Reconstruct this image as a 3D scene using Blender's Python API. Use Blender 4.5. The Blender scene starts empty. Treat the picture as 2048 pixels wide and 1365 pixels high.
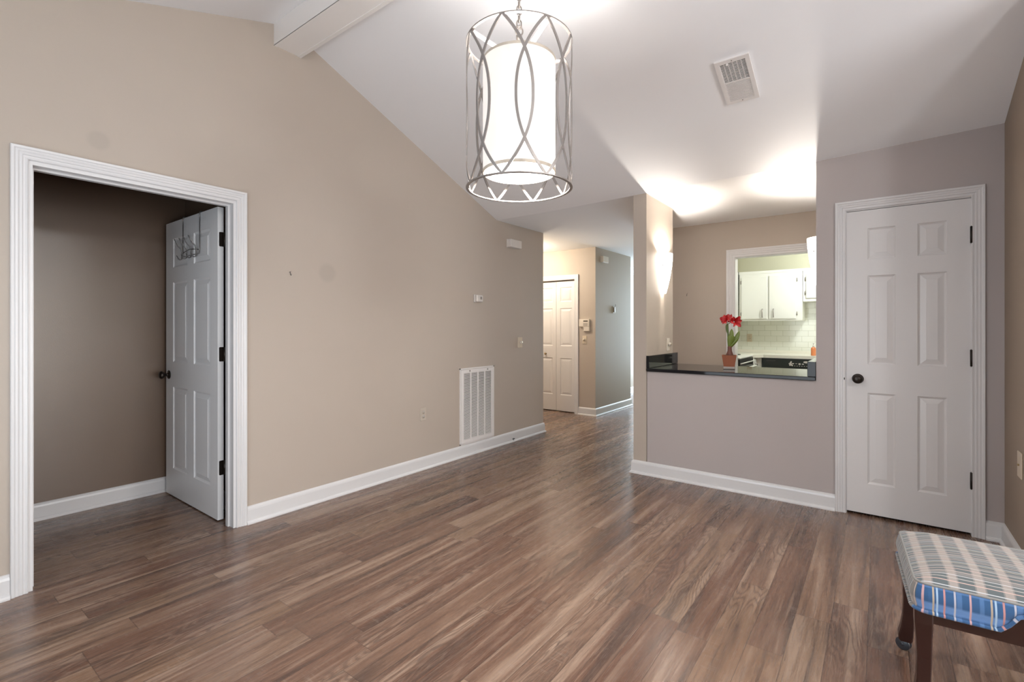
import bpy, math, random
from mathutils import Vector, Matrix

# ---------------------------------------------------------------- camera, world, light, exposure
sc = bpy.context.scene
CAM_H = 1.26
TH = 0.6466                      # camera heading: world +X lies this far right of the view axis
F_PX, CY_PX = 971.5, 655.4       # focal length and horizon row on the 2048x1365 frame
cd = bpy.data.cameras.new('camera'); cam = bpy.data.objects.new('camera', cd)
sc.collection.objects.link(cam); sc.camera = cam
cam.location = (0, 0, CAM_H)
cam.rotation_euler = (math.radians(90), 0, TH - math.radians(90))
cd.sensor_fit = 'HORIZONTAL'; cd.sensor_width = 36.0
cd.lens = 36.0 * F_PX / 2048
cd.shift_y = -(682.5 - CY_PX) / 2048
cd.clip_start = 0.02; cd.clip_end = 60

sc.view_settings.view_transform = 'Standard'
sc.view_settings.look = 'None'
sc.view_settings.gamma = 1.0
sc.view_settings.use_curve_mapping = False
sc.view_settings.exposure = 1.20
sc.cycles.use_denoising = True
sc.cycles.max_bounces = 10
sc.cycles.diffuse_bounces = 6
sc.cycles.glossy_bounces = 4
sc.cycles.transmission_bounces = 6
sc.cycles.sample_clamp_indirect = 4.0
sc.cycles.caustics_reflective = False
sc.cycles.caustics_refractive = False

world = bpy.data.worlds.new('daylight'); sc.world = world; world.use_nodes = True
wn = world.node_tree.nodes; wb = wn['Background']
sky = wn.new('ShaderNodeTexSky'); sky.sky_type = 'NISHITA'; sky.sun_elevation = math.radians(35)
sky.sun_disc = False; sky.sun_rotation = math.radians(200)
world.node_tree.links.new(sky.outputs[0], wb.inputs[0]); wb.inputs[1].default_value = 0.25

def lamp(name, kind, loc, energy, color, size=None, size_y=None, direction=None, parent=None, spread=None, radius=None):
    l = bpy.data.lights.new(name, kind); l.energy = energy; l.color = color
    if kind == 'AREA':
        l.shape = 'RECTANGLE' if size_y else 'DISK'
        l.size = size
        if size_y: l.size_y = size_y
        if spread: l.spread = math.radians(spread)
    if radius is not None and kind in ('POINT', 'SPOT'): l.shadow_soft_size = radius
    o = bpy.data.objects.new(name, l); sc.collection.objects.link(o); o.location = loc
    if direction: o.rotation_euler = Vector(direction).to_track_quat('-Z', 'Y').to_euler()
    if parent: o.parent = parent
    return o

COOL = (0.80, 0.90, 1.0)
# daylight through the glazed doors and windows of this open-plan room
lamp('daylight_back_door', 'AREA', (-0.86, 1.25, 1.10), 30, COOL, 2.2, 1.9, (1, 0, 0.45))
lamp('daylight_living_door', 'AREA', (0.9, -5.05, 1.15), 75, (0.95, 0.97, 1.0), 3.0, 2.0, (0, 1, 0.30))
lamp('daylight_entry', 'AREA', (10.3, 3.0, 1.3), 70, (0.68, 0.84, 1.0), 1.3, 2.0, (-1, 0, 0))

# ---------------------------------------------------------------- mesh helpers
def tag(o, label=None, cat=None, group=None, kind=None):
    if label: o['label'] = label
    if cat: o['category'] = cat
    if group: o['group'] = group
    if kind: o['kind'] = kind
    return o

class MB:
    """collects geometry; build() links it as ONE mesh object"""
    def __init__(s): s.v = []; s.f = []; s.sm = []; s.uv = {}
    def add(s, vs, fs, smooth=False, M=None):
        b = len(s.v)
        s.v += [tuple(M @ Vector(v)) if M else tuple(v) for v in vs]
        for f in fs: s.f.append(tuple(i + b for i in f)); s.sm.append(smooth)
        return b
    def box(s, x0, x1, y0, y1, z0, z1, M=None):
        x0, x1 = min(x0, x1), max(x0, x1); y0, y1 = min(y0, y1), max(y0, y1); z0, z1 = min(z0, z1), max(z0, z1)
        s.add([(x0,y0,z0),(x1,y0,z0),(x1,y1,z0),(x0,y1,z0),(x0,y0,z1),(x1,y0,z1),(x1,y1,z1),(x0,y1,z1)],
              [(0,3,2,1),(4,5,6,7),(0,1,5,4),(1,2,6,5),(2,3,7,6),(3,0,4,7)], M=M)
        return s
    def cbox(s, x0, x1, y0, y1, z0, z1, c=0.003, M=None):
        """box with chamfered edges"""
        vs = []
        for (X, sx) in ((x0, 1), (x1, -1)):
            for (Y, sy) in ((y0, 1), (y1, -1)):
                for (Z, sz) in ((z0, 1), (z1, -1)):
                    vs += [(X, Y + sy*c, Z + sz*c), (X + sx*c, Y, Z + sz*c), (X + sx*c, Y + sy*c, Z)]
        import bmesh
        bm = bmesh.new()
        for v in vs: bm.verts.new(v)
        bmesh.ops.convex_hull(bm, input=bm.verts)
        bmesh.ops.dissolve_limit(bm, angle_limit=0.01, verts=bm.verts, edges=bm.edges)
        bm.verts.index_update()
        s.add([v.co[:] for v in bm.verts], [[v.index for v in f.verts] for f in bm.faces], M=M)
        bm.free(); return s
    def prism(s, poly, a, b, axis='y', M=None):
        """extrude a 2D polygon; axis y: poly=(x,z); axis x: poly=(y,z); axis z: poly=(x,y)"""
        n = len(poly)
        mk = {'y': lambda p, t: (p[0], t, p[1]), 'x': lambda p, t: (t, p[0], p[1]), 'z': lambda p, t: (p[0], p[1], t)}[axis]
        s.add([mk(p, a) for p in poly] + [mk(p, b) for p in poly],
              [tuple(range(n)), tuple(range(2*n-1, n-1, -1))] + [(i, i+n, (i+1) % n + n, (i+1) % n) for i in range(n)], M=M)
        return s
    def tube(s, pts, r, seg=8, closed=False, M=None, flat=None):
        """round tube along points; r a number or a list. flat=(w,t,centre) gives a flat strap facing away from an axis"""
        pts = [Vector(p) for p in pts]; n = len(pts)
        rs = r if isinstance(r, (list, tuple)) else [r]*n
        vs = []; prev = None
        for i, p in enumerate(pts):
            if closed: t = pts[(i+1) % n] - pts[i-1]
            else: t = pts[min(i+1, n-1)] - pts[max(i-1, 0)]
            t.normalize()
            if prev is None:
                up = Vector((0, 0, 1)) if abs(t.z) < 0.9 else Vector((1, 0, 0))
                u = t.cross(up).normalized()
            else:
                u = (prev - t * prev.dot(t)).normalized()
            prev = u; w = t.cross(u)
            for k in range(seg):
                a = 2*math.pi*k/seg
                vs.append(p + (u*math.cos(a) + w*math.sin(a))*rs[i])
        fs = []
        m = n if closed else n-1
        for i in range(m):
            j = (i+1) % n
            for k in range(seg):
                fs.append((i*seg+k, i*seg+(k+1) % seg, j*seg+(k+1) % seg, j*seg+k))
        if not closed:
            fs.append(tuple(range(seg-1, -1, -1))); fs.append(tuple((n-1)*seg+k for k in range(seg)))
        s.add([tuple(v) for v in vs], fs, True, M); return s
    def lathe(s, prof, seg=32, M=None, a0=0.0, a1=2*math.pi, smooth=True):
        full = abs(a1-a0-2*math.pi) < 1e-6
        n = len(prof); m = seg if full else seg+1
        vs = []
        for k in range(m):
            a = a0 + (a1-a0)*k/seg
            for (r, z) in prof: vs.append((r*math.cos(a), r*math.sin(a), z))
        fs = []
        for k in range(seg):
            j = (k+1) % m
            for i in range(n-1): fs.append((k*n+i, j*n+i, j*n+i+1, k*n+i+1))
        s.add(vs, fs, smooth, M); return s
    def sweep(s, path, prof, closed_prof=True, side=1):
        """sweep a profile of (outward n, z) along an XY polyline with mitred corners"""
        P = [Vector((p[0], p[1])) for p in path]; n = len(P)
        nrm = []
        for i in range(n-1):
            d = (P[i+1]-P[i]).normalized(); nrm.append(Vector((d.y, -d.x))*side)
        rings = []
        for i in range(n):
            if i == 0: m = nrm[0]
            elif i == n-1: m = nrm[-1]
            else:
                m = nrm[i-1] + nrm[i]; m = m / (m.dot(nrm[i]))
            rings.append([(P[i].x + m.x*q[0], P[i].y + m.y*q[0], q[1]) for q in prof])
        k = len(prof); vs = [v for r in rings for v in r]; fs = []
        for i in range(n-1):
            for j in range(k if closed_prof else k-1):
                fs.append((i*k+j, i*k+(j+1) % k, (i+1)*k+(j+1) % k, (i+1)*k+j))
        if closed_prof:
            fs.append(tuple(range(k-1, -1, -1))); fs.append(tuple((n-1)*k+j for j in range(k)))
        s.add(vs, fs); return s
    def build(s, name, mat, parent=None, loc=None):
        me = bpy.data.meshes.new(name); me.from_pydata(s.v, [], s.f)
        import bmesh
        bm = bmesh.new(); bm.from_mesh(me); bmesh.ops.recalc_face_normals(bm, faces=bm.faces); bm.to_mesh(me); bm.free()
        me.polygons.foreach_set('use_smooth', s.sm)
        if mat: me.materials.append(mat)
        me.update()
        o = bpy.data.objects.new(name, me); sc.collection.objects.link(o)
        if parent: o.parent = parent
        if loc: o.location = loc
        return o

def empty(name, loc=(0, 0, 0), rz=0.0, **kw):
    o = bpy.data.objects.new(name, None); sc.collection.objects.link(o)
    o.location = loc; o.rotation_euler = (0, 0, rz); o.empty_display_size = 0.05
    return tag(o, **kw)

def struct(mb, name, mat, label=None, parent=None):
    o = mb.build(name, mat, parent)
    if parent is None: o['kind'] = 'structure'
    if label: o['label'] = label
    return o

# ---------------------------------------------------------------- materials
def nt(name):
    m = bpy.data.materials.new(name); m.use_nodes = True
    return m, m.node_tree.nodes, m.node_tree.links, m.node_tree.nodes['Principled BSDF']

def paint(name, col, rough=0.5, bump=0.0, scale=120, spec=0.5, metallic=0.0, coat=0.0, var=0.03):
    m, n, l, b = nt(name)
    b.inputs['Roughness'].default_value = rough
    b.inputs['Metallic'].default_value = metallic
    b.inputs['Specular IOR Level'].default_value = spec
    b.inputs['Coat Weight'].default_value = coat
    tc = n.new('ShaderNodeTexCoord')
    nz = n.new('ShaderNodeTexNoise'); nz.inputs['Scale'].default_value = 2.3; nz.inputs['Detail'].default_value = 3
    l.new(tc.outputs['Object'], nz.inputs['Vector'])
    mx = n.new('ShaderNodeMix'); mx.data_type = 'RGBA'
    mx.inputs[6].default_value = (*[c*(1-var) for c in col], 1); mx.inputs[7].default_value = (*[min(1, c*(1+var)) for c in col], 1)
    l.new(nz.outputs['Fac'], mx.inputs[0]); l.new(mx.outputs[2], b.inputs['Base Color'])
    if bump:
        n2 = n.new('ShaderNodeTexNoise'); n2.inputs['Scale'].default_value = scale; n2.inputs['Detail'].default_value = 2
        l.new(tc.outputs['Object'], n2.inputs['Vector'])
        bp = n.new('ShaderNodeBump'); bp.inputs['Strength'].default_value = bump; bp.inputs['Distance'].default_value = 0.002
        l.new(n2.outputs['Fac'], bp.inputs['Height']); l.new(bp.outputs[0], b.inputs['Normal'])
    return m

def emissive(name, col, strength, base=(0.9, 0.88, 0.85), wavy=False):
    m, n, l, b = nt(name)
    b.inputs['Base Color'].default_value = (*base, 1); b.inputs['Roughness'].default_value = 0.5
    b.inputs['Emission Color'].default_value = (*col, 1); b.inputs['Emission Strength'].default_value = strength
    if wavy:
        tc = n.new('ShaderNodeTexCoord'); mp = n.new('ShaderNodeMapping'); mp.inputs['Scale'].default_value = (1, 1, 1)
        w = n.new('ShaderNodeTexWave'); w.bands_direction = 'Z'; w.inputs['Scale'].default_value = 26
        w.inputs['Distortion'].default_value = 5; w.inputs['Detail'].default_value = 1.0; w.inputs['Detail Scale'].default_value = 0.25
        l.new(tc.outputs['Object'], mp.inputs[0]); l.new(mp.outputs[0], w.inputs['Vector'])
        r = n.new('ShaderNodeValToRGB'); r.color_ramp.elements[0].position = 0.0; r.color_ramp.elements[0].color = (0.42, 0.36, 0.32, 1)
        r.color_ramp.elements[1].position = 0.22; r.color_ramp.elements[1].color = (*col, 1)
        l.new(w.outputs['Fac'], r.inputs[0])
        r.color_ramp.elements[0].color = (0.08, 0.07, 0.062, 1); r.color_ramp.elements[1].position = 0.16
        sp = n.new('ShaderNodeSeparateXYZ'); l.new(tc.outputs['Object'], sp.inputs[0])
        mr = n.new('ShaderNodeMapRange'); mr.inputs[1].default_value = 0.05; mr.inputs[2].default_value = 0.17; l.new(sp.outputs['Z'], mr.inputs[0])
        mx = n.new('ShaderNodeMix'); mx.data_type = 'RGBA'; mx.inputs[7].default_value = (*col, 1)
        l.new(mr.outputs[0], mx.inputs[0]); l.new(r.outputs[0], mx.inputs[6]); l.new(mx.outputs[2], b.inputs['Emission Color'])
    return m

def wall_paint(name, col, smudges=()):
    m = paint(name, col, 0.55, 0.12, 260, 0.35, var=0.025)
    if smudges:
        n, l = m.node_tree.nodes, m.node_tree.links; b = n['Principled BSDF']
        src = b.inputs['Base Color'].links[0].from_socket
        g = n.new('ShaderNodeNewGeometry'); cur = src
        for (p, r, k) in smudges:
            d = n.new('ShaderNodeVectorMath'); d.operation = 'DISTANCE'; d.inputs[1].default_value = p
            l.new(g.outputs['Position'], d.inputs[0])
            mr = n.new('ShaderNodeMapRange'); mr.interpolation_type = 'SMOOTHSTEP'
            mr.inputs['From Min'].default_value = r*0.55; mr.inputs['From Max'].default_value = r
            mr.inputs['To Min'].default_value = k; mr.inputs['To Max'].default_value = 0
            l.new(d.outputs['Value'], mr.inputs['Value'])
            mx = n.new('ShaderNodeMix'); mx.data_type = 'RGBA'; mx.inputs[7].default_value = (0.28, 0.25, 0.22, 1)
            l.new(mr.outputs[0], mx.inputs[0]); l.new(cur, mx.inputs[6]); cur = mx.outputs[2]
        l.new(cur, b.inputs['Base Color'])
    return m

BEIGE = (0.46, 0.398, 0.338)
COOL_LIT_BEIGE = (0.445, 0.40, 0.385)  # the beige paint again, with cool light mixed into its colour
M = {}
M['wall'] = wall_paint('beige_wall_paint', BEIGE, [((2.03, 3.23, 1.66), 0.085, 0.22), ((0.72, 3.23, 2.23), 0.06, 0.2)])
M['cool_lit_beige'] = wall_paint('cool_lit_beige_wall_paint', COOL_LIT_BEIGE)  # tinted copy of the beige wall, cool light in the colour
M['brown'] = wall_paint('brown_wall_paint', (0.30, 0.235, 0.18))
M['closet'] = paint('brown_satin_wall_paint', (0.135, 0.090, 0.062), 0.30, 0.12, 220, 0.6)
M['ceil'] = paint('white_ceiling_paint', (0.86, 0.865, 0.88), 0.7, 0.05, 200, 0.3, var=0.01)
M['beam'] = paint('white_beam_paint', (0.86, 0.84, 0.82), 0.4)
M['trim'] = paint('white_trim_paint', (0.68, 0.675, 0.675), 0.32, 0.0, spec=0.5, var=0.015)
M['door'] = paint('white_door_paint', (0.68, 0.665, 0.66), 0.38, 0.10, 90, var=0.015)
M['closet_door'] = paint('daylit_white_door_paint', (0.88, 0.88, 0.88), 0.38, 0.10, 90, var=0.015)  # lighter copy of the door paint, daylight on the leaf put into it
M['bronze'] = paint('oil_rubbed_bronze', (0.025, 0.018, 0.014), 0.38, metallic=0.6)
M['nickel'] = paint('brushed_nickel', (0.33, 0.30, 0.28), 0.38, metallic=0.85)
M['pewter'] = paint('pewter_metal', (0.30, 0.275, 0.26), 0.42, metallic=0.6)
M['chrome'] = paint('grey_wire_metal', (0.17, 0.165, 0.165), 0.4, metallic=0.7)
M['white_metal'] = paint('white_enamelled_metal', (0.78, 0.75, 0.73), 0.35)
M['gap_shade'] = paint('painted_gap_shade', (0.012, 0.009, 0.008), 0.9, spec=0.1)  # near-black painted in for the shade inside gaps, slots and the vent
M['duct'] = paint('dusty_filter', (0.055, 0.048, 0.042), 0.9)
M['almond'] = paint('almond_plastic', (0.62, 0.53, 0.41), 0.35)
M['ivory'] = paint('ivory_plastic', (0.72, 0.66, 0.58), 0.35)
M['white_plastic'] = paint('white_plastic', (0.66, 0.62, 0.58), 0.35)
M['beige_plastic'] = paint('beige_plastic', (0.50, 0.44, 0.37), 0.4)
M['brass'] = paint('aged_brass', (0.45, 0.34, 0.18), 0.3, metallic=0.9)
M['granite'] = paint('polished_black_granite', (0.012, 0.012, 0.014), 0.05, spec=0.22)
M['lcd'] = paint('grey_display', (0.10, 0.09, 0.08), 0.2)
M['key'] = paint('grey_key_rubber', (0.42, 0.38, 0.34), 0.5)
M['cherry'] = paint('dark_cherry_wood', (0.026, 0.008, 0.006), 0.28, 0.05, 60, coat=0.4, var=0.3)
M['rubber'] = paint('black_caster_rubber', (0.03, 0.032, 0.04), 0.35)
M['piping'] = paint('grey_piping', (0.26, 0.26, 0.25), 0.9)
M['cab'] = paint('white_cabinet_paint', (0.80, 0.80, 0.76), 0.35)
M['laminate'] = paint('cream_laminate', (0.80, 0.78, 0.70), 0.3)
M['black_glass'] = paint('black_appliance_glass', (0.035, 0.04, 0.038), 0.12)
M['black_enamel'] = paint('black_enamel', (0.02, 0.02, 0.02), 0.3)
M['soffit'] = wall_paint('pale_olive_wall_paint', (0.46, 0.45, 0.34))
M['terracotta'] = paint('terracotta_clay', (0.33, 0.11, 0.055), 0.8, 0.2, 80, var=0.12)
M['soil'] = paint('dark_soil', (0.05, 0.035, 0.02), 0.95, 0.6, 200)
M['leaf'] = paint('green_leaf', (0.15, 0.20, 0.035), 0.4, var=0.25)
M['stem'] = paint('green_stem', (0.10, 0.14, 0.035), 0.45, var=0.2)
M['petal'] = paint('red_petal', (0.42, 0.006, 0.009), 0.5, var=0.35)
M['bulb'] = paint('brown_bulb_skin', (0.13, 0.045, 0.03), 0.6, 0.3, 90, var=0.4)
M['shade'] = emissive('lit_cream_shade_fabric', (1.0, 0.93, 0.88), 0.25, (0.70, 0.66, 0.62))
M['diffuser'] = emissive('lit_acrylic_diffuser', (1.0, 0.96, 0.92), 3.0)
M['sconce'] = emissive('lit_white_sconce_glass', (1.0, 0.92, 0.82), 6.0, wavy=True)
M['band'] = paint('cream_shade_band', (0.62, 0.55, 0.46), 0.8)
M['fixture'] = emissive('lit_flush_light', (1.0, 0.9, 0.75), 4.0)
M['pane'] = None
def glass_mat():
    m, n, l, b = nt('clear_glass')
    b.inputs['Base Color'].default_value = (1, 1, 1, 1); b.inputs['Roughness'].default_value = 0.0
    b.inputs['Transmission Weight'].default_value = 1.0; b.inputs['IOR'].default_value = 1.1
    return m
M['pane'] = glass_mat()
M['saucer'] = paint('frosted_clear_saucer', (0.45, 0.40, 0.36), 0.2)
M['soap'] = paint('orange_soap', (0.65, 0.22, 0.09), 0.25)

def tile_mat():
    m, n, l, b = nt('white_subway_tile')
    tc = n.new('ShaderNodeTexCoord'); sp = n.new('ShaderNodeSeparateXYZ'); cb = n.new('ShaderNodeCombineXYZ')
    l.new(tc.outputs['Object'], sp.inputs[0]); l.new(sp.outputs['Y'], cb.inputs[0]); l.new(sp.outputs['Z'], cb.inputs[1])
    br = n.new('ShaderNodeTexBrick'); br.inputs['Scale'].default_value = 1.0
    br.inputs['Brick Width'].default_value = 0.152; br.inputs['Row Height'].default_value = 0.076; br.inputs['Mortar Size'].default_value = 0.0022
    br.inputs['Color1'].default_value = (0.74, 0.75, 0.68, 1); br.inputs['Color2'].default_value = (0.78, 0.79, 0.72, 1)
    br.inputs['Mortar'].default_value = (0.55, 0.56, 0.47, 1)
    l.new(cb.outputs[0], br.inputs['Vector']); l.new(br.outputs['Color'], b.inputs['Base Color'])
    bp = n.new('ShaderNodeBump'); bp.invert = True; bp.inputs['Strength'].default_value = 0.4; bp.inputs['Distance'].default_value = 0.002
    l.new(br.outputs['Fac'], bp.inputs['Height']); l.new(bp.outputs[0], b.inputs['Normal'])
    b.inputs['Roughness'].default_value = 0.15
    return m
M['tile'] = tile_mat()

def floor_mat():
    m, n, l, b = nt('brown_wood_planks')
    def math_(op, a, c=None, d=None):
        x = n.new('ShaderNodeMath'); x.operation = op
        for i, v in enumerate((a, c, d)):
            if v is None: continue
            if isinstance(v, (int, float)): x.inputs[i].default_value = v
            else: l.new(v, x.inputs[i])
        return x.outputs[0]
    def comb(x, y, z=0.0):
        c = n.new('ShaderNodeCombineXYZ')
        for i, v in enumerate((x, y, z)):
            if isinstance(v, (int, float)): c.inputs[i].default_value = v
            else: l.new(v, c.inputs[i])
        return c.outputs[0]
    def noise(vec, scale, detail=2, rough=0.5, dist=0.0):
        t = n.new('ShaderNodeTexNoise'); t.inputs['Scale'].default_value = scale; t.inputs['Detail'].default_value = detail
        t.inputs['Roughness'].default_value = rough; t.inputs['Distortion'].default_value = dist
        l.new(vec, t.inputs['Vector']); return t.outputs['Fac']
    def wn_(vec):
        t = n.new('ShaderNodeTexWhiteNoise'); t.noise_dimensions = '3D'; l.new(vec, t.inputs['Vector']); return t
    def mix(fac, a, c, mode='MIX'):
        x = n.new('ShaderNodeMix'); x.data_type = 'RGBA'; x.blend_type = mode
        if isinstance(fac, (int, float)): x.inputs[0].default_value = fac
        else: l.new(fac, x.inputs[0])
        for i, v in ((6, a), (7, c)):
            if isinstance(v, tuple): x.inputs[i].default_value = (*v, 1)
            else: l.new(v, x.inputs[i])
        return x.outputs[2]
    def ramp(fac, stops):
        r = n.new('ShaderNodeValToRGB'); l.new(fac, r.inputs[0]); e = r.color_ramp.elements
        while len(e) < len(stops): e.new(0.5)
        for k, (p, c) in enumerate(stops): e[k].position = p; e[k].color = (*c, 1)
        return r.outputs[0]
    def sstep(v, lo, hi, a=0.0, c=1.0):
        r = n.new('ShaderNodeMapRange'); r.interpolation_type = 'SMOOTHSTEP'
        r.inputs[1].default_value = lo; r.inputs[2].default_value = hi; r.inputs[3].default_value = a; r.inputs[4].default_value = c
        l.new(v, r.inputs[0]); return r.outputs[0]
    g = n.new('ShaderNodeNewGeometry'); sp = n.new('ShaderNodeSeparateXYZ'); l.new(g.outputs['Position'], sp.inputs[0])
    X, Y = sp.outputs['X'], sp.outputs['Y']
    W, L = 0.128, 1.10
    v = math_('DIVIDE', math_('ADD', Y, 20.06), W); row = math_('FLOOR', v); fv = math_('SUBTRACT', v, row)
    ro = wn_(comb(row, 3.7)).outputs['Value']
    u = math_('ADD', math_('DIVIDE', math_('ADD', X, 30.0), L), ro); col = math_('FLOOR', u); fu = math_('SUBTRACT', u, col)
    idn = wn_(comb(row, col, 1.3)); idv = idn.outputs['Value']; idc = idn.outputs['Color']
    seedz = math_('MULTIPLY', idv, 37.0)
    base = ramp(idv, [(0.0, (0.140, 0.070, 0.046)), (0.3, (0.172, 0.093, 0.062)), (0.55, (0.196, 0.115, 0.078)),
                      (0.8, (0.220, 0.130, 0.082)), (1.0, (0.255, 0.165, 0.110))])
    # long tonal streaks inside a plank
    st = noise(comb(math_('MULTIPLY', X, 0.75), math_('MULTIPLY', Y, 15), seedz), 1.0, 4, 0.6, 0.4)
    base = mix(sstep(st, 0.50, 0.68), base, mix(0.80, base, (0.38, 0.27, 0.20)))
    base = mix(sstep(st, 0.50, 0.32), base, mix(0.82, base, (0.070, 0.043, 0.034)))
    md = noise(comb(math_('MULTIPLY', X, 1.6), math_('MULTIPLY', Y, 55), math_('ADD', seedz, 2.0)), 1.0, 3, 0.6, 0.3)
    base = mix(sstep(md, 0.55, 0.78, 0.0, 0.62), base, (0.065, 0.040, 0.032))
    base = mix(sstep(md, 0.46, 0.26, 0.0, 0.40), base, (0.36, 0.25, 0.18))
    # growth-ring contours (cathedral grain)
    fld = noise(comb(math_('MULTIPLY', X, 1.5), math_('MULTIPLY', Y, 9.0), seedz), 1.0, 2, 0.45, 0.15)
    rings = math_('SINE', math_('MULTIPLY', fld, 120.0))
    rm = sstep(noise(comb(math_('MULTIPLY', X, 0.9), math_('MULTIPLY', Y, 5.0), math_('ADD', seedz, 9.0)), 1.0, 1), 0.46, 0.62)
    base = mix(math_('MULTIPLY', sstep(rings, 0.1, 0.95), math_('MULTIPLY', rm, 0.60)), base, (0.085, 0.055, 0.042))
    base = mix(math_('MULTIPLY', sstep(rings, -0.5, -1.0), math_('MULTIPLY', rm, 0.20)), base, (0.36, 0.28, 0.22))
    # fine fibre
    fb = noise(comb(math_('MULTIPLY', X, 9.0), math_('MULTIPLY', Y, 210.0), seedz), 1.0, 3, 0.6)
    base = mix(sstep(fb, 0.42, 0.72, 0.0, 0.50), base, (0.10, 0.065, 0.05))
    base = mix(sstep(fb, 0.5, 0.25, 0.0, 0.25), base, (0.34, 0.26, 0.205))
    # cross-cut saw marks
    sw = noise(comb(math_('MULTIPLY', X, 130.0), math_('MULTIPLY', Y, 12.0), seedz), 1.0, 2)
    swm = sstep(noise(comb(math_('MULTIPLY', X, 2.5), math_('MULTIPLY', Y, 8.0), math_('ADD', seedz, 4.0)), 1.0, 2), 0.55, 0.7)
    base = mix(math_('MULTIPLY', sstep(sw, 0.5, 0.7), math_('MULTIPLY', swm, 0.25)), base, (0.38, 0.31, 0.26))
    # seams
    dv = math_('MULTIPLY', math_('MINIMUM', fv, math_('SUBTRACT', 1.0, fv)), W)
    du = math_('MULTIPLY', math_('MINIMUM', fu, math_('SUBTRACT', 1.0, fu)), L)
    seam = sstep(math_('MINIMUM', dv, du), 0.0022, 0.0004)
    base = mix(math_('MULTIPLY', seam, 0.65), base, (0.05, 0.032, 0.026))
    l.new(base, b.inputs['Base Color'])
    rough = sstep(fb, 0.2, 0.8, 0.20, 0.31); l.new(rough, b.inputs['Roughness'])
    b.inputs['Specular IOR Level'].default_value = 0.55
    hgt = math_('SUBTRACT', math_('MULTIPLY', math_('ADD', fb, math_('MULTIPLY', sw, swm)), 0.5), seam)
    bp = n.new('ShaderNodeBump'); bp.inputs['Strength'].default_value = 0.15; bp.inputs['Distance'].default_value = 0.001
    l.new(hgt, bp.inputs['Height']); l.new(bp.outputs[0], b.inputs['Normal'])
    return m
M['floor'] = floor_mat()

def plaid_mat(name, dark, light, lines, lw):
    m, n, l, b = nt(name)
    uv = n.new('ShaderNodeUVMap'); uv.uv_map = 'cloth'
    sp = n.new('ShaderNodeSeparateXYZ'); l.new(uv.outputs[0], sp.inputs[0])
    A, B = sp.outputs['X'], sp.outputs['Y']
    def mt(op, a, c=None):
        x = n.new('ShaderNodeMath'); x.operation = op
        for i, v in enumerate((a, c)):
            if v is None: continue
            if isinstance(v, (int, float)): x.inputs[i].default_value = v
            else: l.new(v, x.inputs[i])
        return x.outputs[0]
    def band(coord, period, centre, width, soft=0.0012):
        f = mt('FRACT', mt('ADD', mt('DIVIDE', mt('SUBTRACT', coord, centre), period), 100.5))
        d = mt('MULTIPLY', mt('ABSOLUTE', mt('SUBTRACT', f, 0.5)), period)
        r = n.new('ShaderNodeMapRange'); r.interpolation_type = 'SMOOTHSTEP'
        r.inputs[1].default_value = width/2 - soft/2; r.inputs[2].default_value = width/2 + soft/2
        r.inputs[3].default_value = 1; r.inputs[4].default_value = 0; l.new(d, r.inputs[0]); return r.outputs[0]
    def mix(fac, a, c):
        x = n.new('ShaderNodeMix'); x.data_type = 'RGBA'
        if isinstance(fac, (int, float)): x.inputs[0].default_value = fac
        else: l.new(fac, x.inputs[0])
        for i, v in ((6, a), (7, c)):
            if isinstance(v, tuple): x.inputs[i].default_value = (*v, 1)
            else: l.new(v, x.inputs[i])
        return x.outputs[2]
    mid = tuple(0.5*(p+q) for p, q in zip(dark, light))
    c = mix(band(B, 0.062, 0.0, 0.036, 0.003), mid, dark)
    c = mix(band(B, 0.062, 0.031, 0.019, 0.002), c, light)
    # weft shading between the thin lines
    c = mix(mt('MULTIPLY', band(A, 0.131, 0.060, 0.012, 0.003), 0.45), c, light)
    c = mix(mt('MULTIPLY', band(A, 0.131, 0.110, 0.010, 0.003), 0.45), c, light)
    for (pos, col) in lines:
        c = mix(band(A, 0.131, pos, lw), c, col)
    wv = n.new('ShaderNodeTexNoise'); wv.inputs['Scale'].default_value = 900; wv.inputs['Detail'].default_value = 1
    l.new(uv.outputs[0], wv.inputs['Vector'])
    mr = n.new('ShaderNodeMapRange'); mr.inputs[3].default_value = 0.0; mr.inputs[4].default_value = 0.5; l.new(wv.outputs['Fac'], mr.inputs[0])
    c = mix(mr.outputs[0], c, mix(0.5, c, (0.02, 0.03, 0.05)))
    l.new(c, b.inputs['Base Color'])
    b.inputs['Roughness'].default_value = 0.9; b.inputs['Sheen Weight'].default_value = 0.25
    bp = n.new('ShaderNodeBump'); bp.inputs['Strength'].default_value = 0.3; bp.inputs['Distance'].default_value = 0.0006
    l.new(wv.outputs['Fac'], bp.inputs['Height']); l.new(bp.outputs[0], b.inputs['Normal'])
    return m
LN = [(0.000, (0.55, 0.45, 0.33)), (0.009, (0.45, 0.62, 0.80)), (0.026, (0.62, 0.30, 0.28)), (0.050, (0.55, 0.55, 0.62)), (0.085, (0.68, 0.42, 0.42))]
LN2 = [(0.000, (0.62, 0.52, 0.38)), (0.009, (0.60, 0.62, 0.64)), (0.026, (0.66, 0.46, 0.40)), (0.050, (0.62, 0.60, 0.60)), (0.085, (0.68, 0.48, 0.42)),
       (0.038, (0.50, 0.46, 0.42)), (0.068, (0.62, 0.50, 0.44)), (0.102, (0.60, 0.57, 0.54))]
M['plaid_top'] = plaid_mat('warm_lit_plaid_cloth', (0.105, 0.125, 0.130), (0.36, 0.315, 0.285), LN2, 0.0024)  # same cloth in greyer tones, warm light put into the colour
M['plaid_side'] = plaid_mat('daylit_plaid_cloth', (0.030, 0.105, 0.25), (0.15, 0.30, 0.60), LN, 0.0045)  # front of the same cloth, blue daylight put into the colour

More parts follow.
